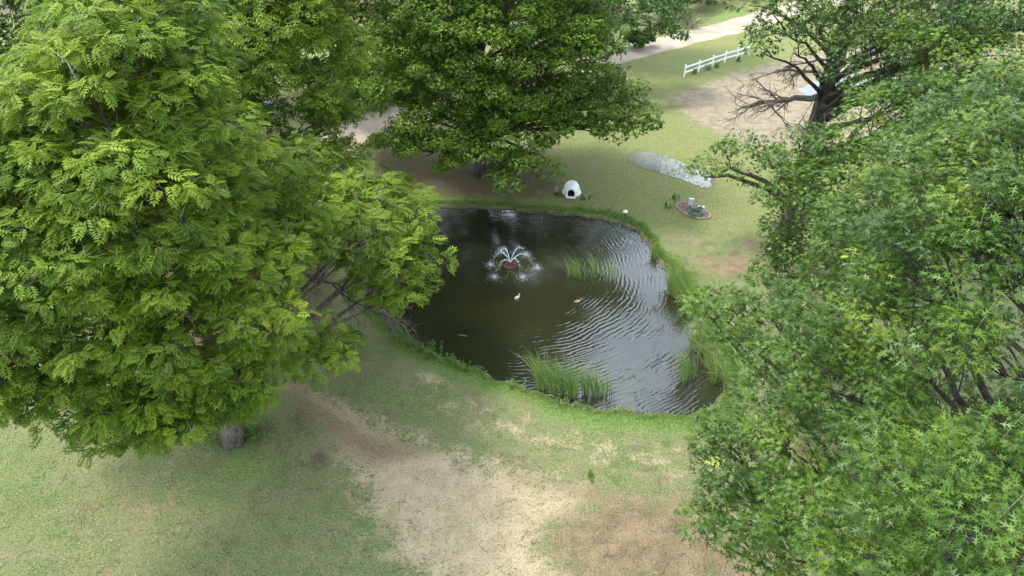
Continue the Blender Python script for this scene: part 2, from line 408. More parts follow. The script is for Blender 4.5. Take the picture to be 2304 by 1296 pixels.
litter_shade = np.maximum(litter_shade, .7 * sstep(gp[:, 1], 70, 90) * (gp[:, 0] < 14))
bare = np.zeros(len(gp))
for b in ((1350, 1212, .75, .38), (512, 1225, .55, .34), (470, 1110, .4, .3), (670, 1105, .3, .2), (1460, 1058, .8, .35), (1430, 1010, .9, .3), (1690, 548, 2.0, .8), (720, 1040, .5, .9),
          (590, 1160, .5, .22), (390, 1205, .4, .2), (1700, 560, 1.4, .9), (1530, 238, 3.2, .8), (240, 1140, .4, .3), (1000, 420, 2.5, 1.2), (590, 960, .6, .5)):
    bare = np.maximum(bare, blob_mask(gp, *b) * .6)
wid = np.where(gp[:, 1] > 30, .55, 1.0) * (1 + .35 * vnoise(gp, .9, 31))
lush = (1 - sstep(gd / wid, .4, 1.9)) * .85 * (gd > -.35)
lush = np.maximum(lush, .62 * blob_mask(gp, 560, 1050, 2.4, 1.6)); lush = np.maximum(lush, .5 * blob_mask(gp, 500, 1110, 2.0, 1.4)); lush = np.maximum(lush, .52 * blob_mask(gp, 870, 880, 2.2, .9, -.5))
lush = np.maximum(lush, .45 * blob_mask(gp, 640, 1180, 2, 1.6)); lush = np.maximum(lush, .6 * blob_mask(gp, 1480, 560, 1.0, 1.2)); lush = np.maximum(lush, .5 * blob_mask(gp, 1570, 515, 1.6, .6))
lush = np.maximum(lush, .5 * blob_mask(gp, 1640, 130, 8, 3)); lush = np.maximum(lush, .55 * blob_mask(gp, 1640, 40, 12, 6))
lush = np.maximum(lush, .42 * blob_mask(gp, 60, 1030, 2.6, 3)); lush = np.maximum(lush, .4 * blob_mask(gp, 880, 1190, 1.0, 1.5))
olive = sstep(gp[:, 1], 31, 37) * .95
pink = poly_mask(gp, wpoly((1500, 215), (1700, 150), (1860, 110), (2300, 110), (2300, 340), (1700, 330), (1560, 280)), 2.0) * .95
pink = np.maximum(pink, .7 * blob_mask(gp, 1020, 230, 5, 3))
mud = (gd < -.1)
for arr in (lush, dry, brown, olive): arr[mud] = 0
bare[mud] = 1.0
pud_px = ((1412, 358), (1436, 336), (1480, 346), (1530, 362), (1575, 385), (1604, 402), (1600, 424), (1580, 422), (1540, 405), (1480, 388), (1430, 374))
bare = np.maximum(bare, .5 * (1 - sstep(sdist(gp, wpoly(*pud_px)), -.1, .7)))
bare = np.maximum(bare, .7 * (1 - sstep(np.abs(gd + .03), .02, .17)))
A.a = [np.zeros(len(gp), np.float32)]
gme = A.mesh('ground', smooth=True, extra=dict(dry=dry, brown=brown, litter_shade=litter_shade, bare=bare, lush=lush, olive=olive, pink=pink))
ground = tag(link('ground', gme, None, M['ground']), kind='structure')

# ------------------------------------------------------------------ water, puddles, road
def sheet(name, poly, z, mat):
    bm = bmesh.new(); vs = [bm.verts.new((x, y, z)) for x, y in poly]; bm.faces.new(vs)
    bmesh.ops.triangulate(bm, faces=bm.faces)
    o = obj_bm(name, bm, mat); o.data.polygons.foreach_set('use_smooth', np.ones(len(o.data.polygons), bool))
    return tag(o, kind='structure')
big = pond + norm(pond - cen) * .5
sheet('pond_water', big, WATER_Z, M['pond'])
def rough_poly(p, k, it=2):
    p = smooth_poly(np.asarray(p, float), it); c = p.mean(0)
    return p + norm(p - c) * (RNG.normal(0, k, len(p)) + 2.2 * k * vnoise(p, 2.2, 61))[:, None]
pud = rough_poly(wpoly(*pud_px), .09)
sheet('puddle', pud, .012, M['puddle'])
pud2 = rough_poly(wpoly((1780, 200), (1900, 165), (2050, 175), (2250, 185), (2500, 190), (2600, 260), (2350, 262), (2150, 250), (1990, 240), (1840, 226)), .25)
sheet('far_pond_water', pud2, .012, M['farpond'])
road_c = np.array([G(x, y)[:2] for x, y in [(2060, -36), (1900, -10), (1790, 18), (1660, 57), (1520, 92), (1400, 122), (1290, 152), (1150, 190), (1000, 232), (860, 272), (740, 318), (610, 358), (430, 410), (200, 470), (-200, 540)]])
tq = np.linspace(0, len(road_c) - 1, 90); rc = np.stack([np.interp(tq, np.arange(len(road_c)), road_c[:, k]) for k in (0, 1)], 1)
for _ in range(6): rc[1:-1] = (rc[:-2] + 2 * rc[1:-1] + rc[2:]) / 4
tg = norm(np.gradient(rc, axis=0)); nr = np.stack([-tg[:, 1], tg[:, 0]], 1)
off = np.array([-2.05, -1.65, -.5, .5, 1.65, 2.05]); A = Acc(); rv = []; ra = []
for k in range(len(rc)):
    for j, o_ in enumerate(off):
        w = o_ + (RNG.normal(0, .16) if j in (0, 5) else 0); rv.append([*(rc[k] + nr[k] * w), .016]); ra.append(1.0 if j in (0, 5) else (.5 if j in (1, 4) else 0))
n6 = 6; ii = np.arange(len(rc) - 1)[:, None] * n6 + np.arange(n6 - 1)[None]
A.add(rv, None, np.stack([ii, ii + 1, ii + n6 + 1, ii + n6], -1).reshape(-1, 4)); A.a = [np.array(ra, np.float32)]
tag(A.obj('gravel_road', M['road']), kind='structure')

# ------------------------------------------------------------------ leaves
def kite(p0, p1, w, zfold=0.0):
    p0, p1 = np.array(p0, float), np.array(p1, float); d = p1 - p0; s = np.array([-d[1], d[0], 0]); s /= np.linalg.norm(s) + 1e-9
    m_ = p0 + d * .42; return [p0, m_ + s * w + [0, 0, zfold], p1, m_ - s * w + [0, 0, zfold]]
def leafset(kites):
    v, t = [], []
    for k in kites:
        n = len(v); v += k; t += [[n, n + 1, n + 2], [n, n + 2, n + 3]]
    return np.array(v, float), np.array(t)
def frond_template(pairs=4, droop=.40, ll=.43, w=.095):
    v, t = [], []
    f = lambda y: np.array([0, y, .10 * y - droop * y * y])
    def leaflet(b, e):
        d = e - b; sd_ = np.array([-d[1], d[0], 0]); sd_ = sd_ / np.linalg.norm(sd_) * w; n = len(v); m_ = b + d * .38
        v.extend([b + sd_ * .25, m_ - sd_ + [0, 0, .01], e]); t.append([n, n + 1, n + 2]); v.append(m_ + sd_ + [0, 0, .01]); t.append([n, n + 2, n + 3])
    for i in range(pairs):
        y = .20 + .66 * i / (pairs - 1); L = ll * (0.75 + .45 * math.sin(math.pi * (i + .8) / (pairs + .6)))
        for sg in (-1, 1):
            b = f(y); leaflet(b, b + np.array([sg * L * .80, L * .62, -.16 * L - .05]))
    b = f(.92); leaflet(b, f(1.0) + np.array([0, ll * .7, -.17]))
    return np.array(v, float), np.array(t)
FROND = frond_template(); FROND_S = frond_template(3, .36, .46, .095)
def oak_template():
    v = [[-.035, .0, 0], [.035, 0, 0], [.075, .48, .02], [0, 1.05, -.07], [-.075, .48, .02]]; t = [[0, 1, 2], [0, 2, 4], [4, 2, 3]]
    for y, L, a in ((.20, .40, .95), (.46, .50, .78)):
        for sg in (-1, 1):
            n = len(v); v += [[0, y - .07, .01], [0, y + .10, .01], [sg * L * math.sin(a) * 1.05, y + L * math.cos(a) * .8, .03 - .12 * L]]; t.append([n, n + 1, n + 2])
    return np.array(v, float), np.array(t)
OAK = oak_template()
def oak_small():
    return leafset([kite((0, 0, 0), (0, 1, -.05), .13, .02), kite((0, .2, 0), (.42, .62, 0), .10, .01), kite((0, .2, 0), (-.42, .62, 0), .10, .01)])
OAK_S = oak_small()
def spray_template(k=3, seed=1):
    r = np.random.default_rng(seed); ks = []
    for j in range(k):
        a = r.uniform(-.9, .9) + (j - (k - 1) / 2) * .8; b = np.array([r.uniform(-.1, .1), r.uniform(0, .3), r.uniform(-.05, .05)])
        ks.append(kite(b, b + np.array([math.sin(a) * .8, math.cos(a) * .8, r.uniform(-.25, .12)]), .20, r.uniform(-.05, .05)))
    return leafset(ks)
SPRAY = spray_template(2)

def rand_dirs(n, zmin=-1.0):
    z = RNG.uniform(zmin, 1, n); a = RNG.uniform(0, 2 * math.pi, n); s = np.sqrt(1 - z * z)
    return np.stack([s * np.cos(a), s * np.sin(a), z], 1)

def boughs_from(blobs, size, zmin, fill, flat=1.0):
    """bough centres spread over the blobs that make the crown"""
    C, O, B = [], [], []
    cs = np.array([b[0] for b in blobs]); rs = np.array([b[1] for b in blobs])
    for bi, (c, r) in enumerate(blobs):
        n = max(3, int(fill * (r / size) ** 2 * 2.6))
        d = rand_dirs(n * 3, zmin)
        keep = []                                 # blue-noise thinning
        for v in d:
            if all(np.dot(v, w) < 1 - .5 * (size * 1.14 / r) ** 2 for w in keep): keep.append(v)
            if len(keep) >= n: break
        for v in keep:
            p = c + v * r * np.array([1, 1, flat]) * RNG.uniform(.62, 1.06)
            dd = np.linalg.norm(p - cs, axis=1) / rs; dd[bi] = 9
            if dd.min() < .62 and RNG.random() < .85: continue
            C.append(p); O.append(v); B.append(bi)
        if r > size * 1.5:
            C.append(c + RNG.normal(0, .25 * r, 3)); O.append(np.array([0, 0, 1.0])); B.append(bi)
    return np.array(C), np.array(O), np.array(B)

def in_view(p):
    d = p - np.array([0, 0, H]); dep = d[:, 1] * CP - d[:, 2] * SP; up = d[:, 1] * SP + d[:, 2] * CP
    u = 1152 + FPX * d[:, 0] / np.maximum(dep, .1); v = 648 - FPX * up / np.maximum(dep, .1)
    return (dep > .5) & (u > 0) & (u < 2304) & (v > 0) & (v < 1296), u, v

def make_tree(name, label, group, base, height, tr, blobs, kind, mat, bark, size=.8, per=60, leaf=.5, zmin=-.35, fill=1.0,
              pieces=0, lean=(0, 0), twigs=2, limb_parts=(), yellow=0.0, flat=.9, trunk_top=.8, extra_root=None, bare=0.0):
    base = np.array([base[0], base[1], ground_z(np.array([[base[0], base[1]]]))[0][0]])
    root = empty(name, base, label, 'tree', group)
    # trunk
    A = Acc(); nz = 12; t = np.linspace(0, 1, nz); zt = height * trunk_top
    wob = np.stack([np.sin(t * 5 + base[0]) * .12 * t * 2, np.cos(t * 4 + base[1]) * .12 * t * 2, t * 0], 1)
    axis = base + np.stack([lean[0] * t, lean[1] * t, zt * t - .15], 1) + wob
    rad = tr * (1 - .78 * t) * (1 + .75 * np.exp(-t * zt / (.9 * max(tr, .2) * 2)))
    tube(A, axis, rad, 12)
    A.obj('trunk', bark, root, base, True)
    def axis_at(z):
        return np.array([np.interp(z, axis[:, 2], axis[:, k]) for k in range(3)]), np.interp(z, axis[:, 2], rad)
    C, O, B = boughs_from(blobs, size, zmin, fill, flat)
    # limbs: one to each blob, then branches to every bough
    L = Acc(); T = Acc(); limbs = {}
    for bi, (c, r) in enumerate(blobs):
        hd = np.linalg.norm(c[:2] - base[:2]); z0 = np.clip(c[2] - hd * .55 - .5, height * .12, zt * .96)
        p0, r0 = axis_at(base[2] + z0); e = c + np.array([0, 0, -.25 * r])
        mid = (p0 + e) / 2 + np.array([RNG.normal(0, .06) * hd, RNG.normal(0, .06) * hd, .12 * hd])
        pts = bez(p0, mid, e, 8); pts[1:-1] += RNG.normal(0, .035 * (1 + hd * .15), (6, 3)); limbs[bi] = pts
        rr = np.clip(r0 * .5, .025, .03 + .014 * hd + .02 * r)
        tube(L, pts, np.linspace(rr, .025, 8), 6)
    for p, o_, bi in zip(C, O, B):
        pts = limbs[bi]; k = int(np.clip(np.argmin(np.linalg.norm(pts - p, axis=1)) - 1, 2, 7)); s = pts[k]
        e = p - o_ * size * .25
        m_ = (s + e) / 2 + np.array([0, 0, .12 * np.linalg.norm(e - s)]) + RNG.normal(0, .06, 3)
        tube(L, bez(s, m_, e, 4), np.linspace(.030, .012, 4), 4, False)
        for _ in range(twigs):
            d = norm(o_ + RNG.normal(0, .7, 3) + [0, 0, .2]); q = e + d * size * RNG.uniform(.7, 1.2 if kind == 'oak' else 1.4)
            tube(T, bez(e, e + d * size * .5 + [0, 0, .12], q, 4), np.linspace(*((.006, .003) if kind == 'oak' else (.011, .005)), 4), 3, False)
            if kind != 'oak' and RNG.random() < .5:
                d2 = norm(d + RNG.normal(0, .6, 3)); tube(T, [e + d * size * .5, e + d * size * .5 + d2 * size * .6], [.010, .005], 3, False)
    tag(L.obj('branches', bark, root, base, True), kind='stuff')
    if twigs: tag(T.obj('twigs', M['twig'] if kind != 'shade' else M['deadwood'], root, base), kind='stuff')
    # leaves
    n = len(C)
    cnt = np.maximum(6, RNG.poisson(per, n)); idx = np.repeat(np.arange(n), cnt); N = len(idx)
    btint = RNG.normal(0, .2, n)[idx]; bs = RNG.uniform(.62, 1.15, n)[idx]
    if kind == 'walnut':
        d = rand_dirs(N, -.25); rr = size * bs * RNG.uniform(.25, 1.0, N) ** .45
        q = d * np.array([1.0, 1.0, .60]) + O[idx] * .2
        pos = C[idx] + q * rr[:, None]
        hor = d.copy(); hor[:, 2] = 0; hor = norm(hor + RNG.normal(0, .62, (N, 3)) * [1, 1, 0])
        f = norm(hor + np.stack([0 * rr, 0 * rr, RNG.normal(-.12, .36, N) + .25 * d[:, 2]], 1))
        u = np.array([0, 0, .7]) + RNG.normal(0, .25, (N, 3)) + .7 * d
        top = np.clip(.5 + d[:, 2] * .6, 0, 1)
        sc_ = leaf * RNG.uniform(.7, 1.2, N)
    else:
        d = rand_dirs(N, -.6); rr = size * bs * RNG.uniform(.15, 1.0, N) ** .42
        q = d * np.array([1.0, 1.0, .55]); pos = C[idx] + q * rr[:, None]
        hor = d.copy(); hor[:, 2] *= .5
        f = norm(hor + RNG.normal(0, .65, (N, 3)))
        f[:, 2] = f[:, 2] * .6 - .12
        u = np.array([0, 0, .7]) + RNG.normal(0, .34, (N, 3)) + .75 * d
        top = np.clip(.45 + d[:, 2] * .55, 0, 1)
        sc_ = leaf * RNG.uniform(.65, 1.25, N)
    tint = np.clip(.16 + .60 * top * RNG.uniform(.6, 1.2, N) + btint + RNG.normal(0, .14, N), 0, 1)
    if yellow:
        yb = RNG.random(n) < yellow; yy = yb[idx] & (np.linalg.norm(pos - C[idx] - O[idx] * size * .8, axis=1) < size * .38); tint[yy] = 2.0
        sc_ = np.where(yy, sc_ * 1.15, sc_)
    # what lies outside the picture, or on the far side of the crown, gets fewer and larger leaves
    ok, pu, pv = in_view(pos); outm = (pu < -120) | (pu > 2424) | (pv < -120) | (pv > 1416) | (pos[:, 2] > H - 1)
    tocam = norm(np.array([0, 0, H]) - base); back = ((pos - np.mean([b[0] for b in blobs], axis=0)) @ tocam) < -1.2
    drop = (outm & (RNG.random(N) < .68)) | (back & ~outm & (RNG.random(N) < .68))
    sc_ = np.where(outm, sc_ * 1.6, np.where(back, sc_ * 1.5, sc_)); kp = ~drop
    pos, f, u, sc_, tint = pos[kp], f[kp], u[kp], sc_[kp], tint[kp]; N = len(pos)
    inner = np.linalg.norm(q, axis=1)[kp] < .52; sc_ = np.where(inner, sc_ * 1.6, sc_)  # inner leaves enlarged to block light and deepen the shade in each bough
    fr = frames(f, u)
    keep = np.ones(N, bool); A = Acc()
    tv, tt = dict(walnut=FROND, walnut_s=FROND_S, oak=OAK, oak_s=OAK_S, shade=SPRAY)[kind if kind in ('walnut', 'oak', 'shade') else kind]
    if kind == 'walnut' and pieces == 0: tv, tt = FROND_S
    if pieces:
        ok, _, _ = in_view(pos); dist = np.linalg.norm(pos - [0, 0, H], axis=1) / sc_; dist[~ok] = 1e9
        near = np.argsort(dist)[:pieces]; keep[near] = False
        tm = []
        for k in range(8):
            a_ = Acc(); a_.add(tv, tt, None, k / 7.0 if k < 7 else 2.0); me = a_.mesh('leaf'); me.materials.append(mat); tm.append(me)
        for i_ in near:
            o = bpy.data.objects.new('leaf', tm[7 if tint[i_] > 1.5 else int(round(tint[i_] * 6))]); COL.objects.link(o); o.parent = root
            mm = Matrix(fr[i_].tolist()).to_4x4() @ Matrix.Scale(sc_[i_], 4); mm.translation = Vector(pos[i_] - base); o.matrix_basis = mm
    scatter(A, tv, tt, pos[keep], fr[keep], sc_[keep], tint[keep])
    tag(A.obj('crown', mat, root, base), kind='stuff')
    return root, axis_at, base
def B(*rows):
    return [(P(x, y, d), r * mpp(d)) for x, y, d, r in rows]
def W(*rows): return [(np.array([x, y, z], float), r) for x, y, z, r in rows]

# ---- walnut beside the pond, the big one on the left
w1 = B((310, 965, 22.3, 78), (410, 960, 22, 55), (500, 885, 21.5, 70), (40, 850, 22, 80), (-60, 860, 22, 90), (200, 900, 22, 70), (330, 900, 22, 75), (190, 850, 22, 95), (420, 900, 21.5, 85), (545, 840, 21.5, 85), (700, 800, 23.5, 72), (50, 770, 22, 95), (-80, 740, 22, 120),
       (200, 735, 20.5, 115), (400, 760, 20.5, 110), (560, 710, 20.5, 110), (715, 765, 24, 46), (60, 620, 21, 120), (220, 590, 19.5, 130), (420, 580, 19.5, 130), (570, 600, 21, 100),
       (660, 520, 23.5, 90), (800, 555, 26.5, 98), (925, 572, 28, 68), (880, 650, 27.5, 68), (815, 618, 27, 45), (870, 450, 30, 72), (790, 465, 29, 80), (905, 500, 29, 62),
       (120, 480, 20.5, 135), (300, 430, 19.5, 140), (480, 430, 21, 120), (640, 410, 24, 95), (-90, 560, 22, 150), (-60, 390, 22, 135),
       (200, 290, 20, 130), (70, 325, 21, 100), (110, 205, 21, 75), (370, 280, 20.5, 130), (255, 150, 20, 118), (400, 120, 22, 110), (320, 20, 22, 110), (220, 10, 23, 75)) \
     + W((-13, 22, 6.5, 2.4), (-9, 23, 7, 2.2), (-16, 20, 7, 2.3), (-12, 23, 11, 2.6), (-15, 19, 12, 2.4), (-11, 20, 14, 2.2))
r1, ax1, b1 = make_tree('walnut_tree', 'large light green walnut tree spreading over the left bank, trunk showing at the bottom', None, G(526, 992)[:2], 16.5, .30, w1, 'walnut', M['walnut'], M['bark'],
          size=.62, per=68, leaf=.29, pieces=300, twigs=2, lean=(.5, .6))
# ---- second walnut, behind it
w2 = B((560, 130, 31, 85), (650, 70, 32.5, 85), (600, 60, 32, 110), (690, 150, 33, 110), (745, 262, 34, 58), (535, 225, 33, 50), (650, 290, 33.5, 38), (480, 200, 31, 120), (680, 370, 33.5, 95), (560, 370, 33, 70), (760, 350, 34, 50), (480, 60, 32, 80),
       (640, 30, 34, 80), (720, 70, 35, 60), (560, -60, 33, 130), (700, -40, 35, 90), (390, 350, 30, 90), (450, 300, 31, 50)) + W((-16, 35, 10, 3), (-13, 36, 12, 2.6), (-18, 32, 12, 3), (-15, 33, 16, 2.6))
r2, ax2, b2 = make_tree('walnut_tree', 'second light green walnut tree behind the big one, a curved forked limb showing', None, G(556, 562)[:2], 18, .30, w2, 'walnut', M['walnut'], M['darkbark'],
          size=.74, per=80, leaf=.36, twigs=2, lean=(.8, -.6))

# ---- the tree on the far bank
sh = B((1150, 385, 38, 46), (1070, 362, 38.4, 46), (1205, 348, 38.5, 52), (955, 338, 39, 62), (1055, 165, 38.4, 60), (1110, 200, 38.2, 60), (1020, 330, 38.3, 45), (880, 325, 39.5, 48), (1000, 265, 39, 50), (895, 220, 40, 72), (1000, 160, 38.5, 85), (1100, 110, 38.5, 95),
       (1200, 180, 39, 85), (1175, 255, 39, 65), (1060, 230, 38.5, 50), (1285, 120, 40, 85), (1290, 215, 40.5, 65), (1000, 50, 39, 95), (885, 110, 40.5, 80), (1150, 20, 38.5, 95), (1290, 25, 41, 80),
       (1400, 185, 41, 38), (1400, 235, 40.5, 42), (1340, 285, 40, 46), (1455, 270, 40, 30), (1270, 280, 39.5, 45), (1405, 290, 40, 30), (1100, 300, 39, 48)) \
   + B((1090, 350, 38, 42), (1020, 372, 38.5, 30), (1130, 300, 38.2, 50), (930, 270, 39.5, 50), (1230, 280, 39, 50)) \
   + W((-2, 41, 14.5, 4.2), (-6, 42, 13, 3.8), (2, 42, 13.5, 3.6), (-2, 42, 19, 3.6), (-6, 43, 16.5, 3.4), (1.6, 43, 17, 3.0), (-3, 45, 9, 3.4), (2, 45, 9, 3.2), (-6, 44, 8, 3), (4, 43, 8.5, 2.6), (-1, 45, 13, 3), (-9, 45, 12, 3.2), (-4.5, 43, 4.6, 2.3), (-1, 44, 4.4, 2.2), (2.2, 43.5, 4.6, 2.2), (-8, 44, 5, 2.3), (5, 43, 5.5, 2))
make_tree('shade_tree', 'broad deep green shade tree on the far bank, lower boughs hanging over shaded brown fallen leaves', None, G(1085, 392)[:2], 20, .42, sh, 'shade', M['shade'], M['darkbark'],
          size=.85, per=195, leaf=.225, twigs=2, fill=1.2, flat=.85)

# ---- pin oak with the dead lower limbs
o1 = B((1760, 55, 34, 62), (1715, 105, 33, 42), (1790, 105, 33, 48), (1830, 60, 33.5, 45), (1850, 0, 35, 60), (1960, 40, 33, 95), (2080, 50, 32, 110), (2210, 50, 31, 110), (2010, 140, 31, 85), (2120, 170, 30, 95), (1935, 120, 31, 45),
       (1730, 5, 34, 45), (1790, 330, 27, 58), (1700, 350, 28, 46), (1625, 375, 28.5, 50), (1880, 350, 26, 85), (2000, 300, 26.5, 90), (2120, 290, 26, 100), (1800, 430, 27, 80), (1920, 450, 25, 100), (1750, 470, 27.5, 42),
       (1755, 560, 27.5, 48), (1745, 615, 27, 42), (1850, 540, 26, 90), (1800, 600, 27, 60), (1960, 560, 25, 90), (1585, 392, 29, 26), (1880, 60, 33, 50), (1935, 165, 31, 42), (1990, 205, 30, 60), (1960, 255, 28, 55), (2060, 230, 28.5, 70), (2200, 160, 29, 90), (2290, 60, 30, 90), (1985, 95, 31.5, 60), (2100, 115, 30.5, 72), (2235, 100, 30, 75), (1890, 120, 32, 34), (2240, 270, 27, 70)) \
   + W((19, 33, 12, 3), (17, 36, 14, 3.4), (14, 35, 17, 3), (19, 31, 16, 3), (16, 33, 20, 2.6), (21, 35, 9, 3), (20, 30, 7, 2.6), (14, 36, 13, 2.4))
r3, ax3, b3 = make_tree('pin_oak', 'pin oak with bare dead lower limbs and a thick dark forked trunk', None, (15.0, 32.0), 23, .60, o1, 'oak_s', M['oak'], M['darkbark'],
          size=.80, per=170, leaf=.19, zmin=-.3, twigs=2, yellow=.02, fill=1.15)
# ---- the near pin oak at the right
o2 = B((1640, 725, 20, 84), (1730, 690, 19.5, 70), (1588, 695, 20.5, 34), (1775, 840, 18, 108), (1705, 800, 18.8, 62), (1850, 780, 17, 90), (1715, 965, 17, 86), (1630, 1060, 17, 84), (1690, 1150, 16, 105), (1640, 1220, 16.5, 66), (1810, 1040, 15.5, 110), (1840, 1190, 14.8, 105),
       (1900, 860, 15.5, 130), (1880, 700, 17.5, 125), (1960, 610, 18, 115), (2000, 770, 15.5, 140), (2040, 980, 13.8, 100), (1980, 1150, 12.8, 125), (2150, 1190, 10.8, 150), (2260, 1060, 11.4, 120), (2220, 820, 12.8, 120),
       (2110, 640, 15, 150), (2250, 600, 14, 160), (2100, 460, 16.5, 130), (2240, 420, 15, 150), (1990, 480, 19, 100), (2280, 270, 17, 120), (2160, 330, 18, 110), (2270, 480, 13.5, 110), (2180, 540, 14, 100), (1960, 1260, 12.3, 100), (2110, 1290, 11, 100), (2250, 1270, 10, 120), (1750, 1240, 16, 70), (1600, 990, 17.5, 45)) \
   + W((11, 12, 6, 2.6), (13, 10, 8, 3), (9.5, 8, 6, 2.2), (12, 8, 13, 2.8), (14, 12, 12, 3), (11, 9, 16, 2.2), (10, 5, 9, 2.4), (13, 6, 10, 2.6))
make_tree('pin_oak', 'near pin oak with large sharp-lobed glossy leaves, filling the lower right corner', None, (11.0, 9.0), 18, .36, o2, 'oak', M['oak'], M['darkbark'],
          size=.56, per=175, leaf=.155, zmin=-.25, twigs=1, pieces=300, yellow=.012, fill=1.1)

# ---- trees further back
def far_tree(name, label, base, h, rows, mat, size=1.2, per=80, leaf=.34, extra=(), tr=.3):
    make_tree(name, label, 'trees beyond the road', base, h, tr, B(*rows) + W(*extra), 'shade', M[mat], M['darkbark'], size=size, per=per, leaf=leaf, twigs=1, fill=1.0, flat=.9)
far_tree('broadleaf_tree', 'yellow-green tree between the walnuts and the shade tree, above the grey road patch', (-13.5, 52), 22,
         ((800, 70, 49, 80), (770, 165, 48, 52), (840, 190, 49, 55), (690, 10, 50, 80), (880, 20, 50, 70), (800, 215, 49, 35), (760, 10, 51, 80)), 'shade', 1.1, 90, .31, ((-12, 54, 12, 3.5), (-15, 53, 14, 3.4), (-13, 53, 17, 2.6), (-17, 54, 10, 3)))
far_tree('broadleaf_tree', 'bluish green tree at the bend of the road, right of the shade tree', (9, 68), 24,
         ((1350, 60, 60, 85), (1440, 50, 61, 62), (1495, 65, 62, 38), (1260, 20, 59, 80), (1380, 5, 60, 80), (1480, 10, 62, 55), (1330, 110, 60, 40)), 'farlight', 1.2, 85, .37, ((8, 69, 11, 4), (12, 70, 8, 3.4), (5, 70, 10, 4), (9, 69, 16, 4.2), (5, 70, 17, 4), (13, 70, 15, 4), (9, 70, 21, 4), (4, 71, 21, 3.6), (13, 71, 20, 3.4)))
far_tree('broadleaf_tree', 'dark green tree in the top left corner', (-31, 42), 17,
         ((60, 50, 46, 120), (60, 190, 44, 85), (20, 130, 44, 90), (120, 20, 47, 60), (0, 290, 44, 90), (-100, 200, 44, 120)), 'far', 1.2, 80, .38, ((-30, 43, 12, 4), (-33, 44, 9, 4), (-29, 44, 6, 3.6)))
far_tree('broadleaf_tree', 'dark tree seen in the gap between the two walnut tops', (-22, 56), 18,
         ((500, 20, 58, 80), (430, 10, 58, 70), (500, 90, 57, 60), (580, 0, 60, 70), (150, 40, 58, 80)), 'far', 1.3, 75, .42, ((-22, 57, 12, 4.4), (-18, 58, 10, 4), (-26, 57, 11, 4)))
hr = [((-6, 62), 'dark tree behind the shade tree, at the top edge'), ((1, 84), 'tall dark tree far behind the bluish green one'), ((-38, 62), 'far dark tree behind the top left corner'), ((38, 62), 'tall tree beyond the far pond at the top right')]
for (bx, by), lab in hr:
    far_tree('broadleaf_tree', lab, (bx, by), 23, (), 'far', 1.5, 62, .50, [(bx + RNG.uniform(-3.4, 3.4), by + RNG.uniform(-3, 3), z, RNG.uniform(2.6, 3.8)) for z in (5, 7, 9, 11, 13, 15, 17, 19, 21)])
def bush(label, c, r, mat='far', n=5, per=110, leaf=.32):
    c = np.array(c, float); bl = [(c + np.array([RNG.uniform(-.6, .6) * r, RNG.uniform(-.5, .5) * r, r * RNG.uniform(.35, .8)]), r * RNG.uniform(.45, .7)) for _ in range(n)]
    root, _, _ = make_tree('bush', label, 'bushes along the far side of the road', c[:2], r * .9, .06, bl, 'shade', M[mat], M['darkbark'], size=r * .30, per=per, leaf=leaf, twigs=1, fill=.8)
    root['category'] = 'bush'
for px, py, r, mat, lab in ((1548, 22, 2.8, 'farlight', 'light green bush just behind the brush pile'), (1600, 8, 3.6, 'far', 'dark bush right of the brush pile at the top edge'), (1665, -6, 3.8, 'far', 'dark bush above the green verge at the top edge'),
                        (1745, -22, 4.2, 'farlight', 'bush at the far end of the gravel road'), (1440, 108, 1.5, 'far', 'low brown-green thicket between the bluish tree and the road'), (1500, 40, 3.0, 'farlight', 'dense bush left of the brush pile'), (1870, -40, 5, 'far', 'bush behind the top of the dead-limbed oak')):
    bush(lab, G(px, py), r, mat)

for px, py, r, lab in ((825, 236, 2.0, 'low shrub on the upper side of the grey road patch'), (760, 232, 2.4, 'dark shrub left of the grey road patch, behind the second walnut'), (930, 208, 2.6, 'shrub behind the left side of the shade tree'), (700, 215, 2.6, 'shrub beside the blue bin, behind the second walnut')):
    bush(lab, G(px, py), r, 'shade', 6, 120, .28)
# ------------------------------------------------------------------ dead limbs and the forked limb
def branchy(acc, p0, p1, r0, n_sub, lift=.3, depth=2, droop=.0, rr=None):
    rr = rr or random
    p0, p1 = np.array(p0, float), np.array(p1, float); L = np.linalg.norm(p1 - p0)
    mid = (p0 + p1) / 2 + np.array([0, 0, lift * L * .5]) + np.array([rr.gauss(0, .05), rr.gauss(0, .05), 0]) * L
    pts = bez(p0, mid, p1, 9); pts[1:-1] += np.array([[rr.gauss(0, .018 * L) for _ in range(3)] for _ in range(7)])
    tube(acc, pts, np.linspace(r0, max(.008, r0 * .25), 9), 6 if r0 > .03 else 4, True)
    if depth == 0: return
    for k in range(n_sub):
        t = rr.uniform(.25, 1.0); i_ = int(t * 8); s = pts[i_]; d = norm(p1 - p0)
        dd = norm(d * .75 + np.array([rr.gauss(0, .65), rr.gauss(0, .65), rr.gauss(0, .45) - droop])); l = L * rr.uniform(.22, .5)
        branchy(acc, s, s + dd * l, max(.009, r0 * .42 * (1.1 - .5 * t)), max(2, n_sub - 3), lift * .8, depth - 1, droop, rr)
rr = random.Random(5)
def limb(root, base, name, pts0, pts1, r0, n, mat, lift=.3, depth=2, droop=.25):
    A = Acc(); branchy(A, pts0, pts1, r0, n, lift, depth, droop, rr); return A.obj(name, mat, root, base, True)
a, _ = ax3(8.9); limb(r3, b3, 'dead_limb', a + [-.35, -.2, 0], P(1665, 240, 34.6), .16, 13, M['deadwood'], .05, 2, .25)
a, _ = ax3(9.9); limb(r3, b3, 'dead_limb', a + [-.3, 0, 0], P(1690, 180, 35.6), .08, 11, M['deadwood'], .35, 2, .35)
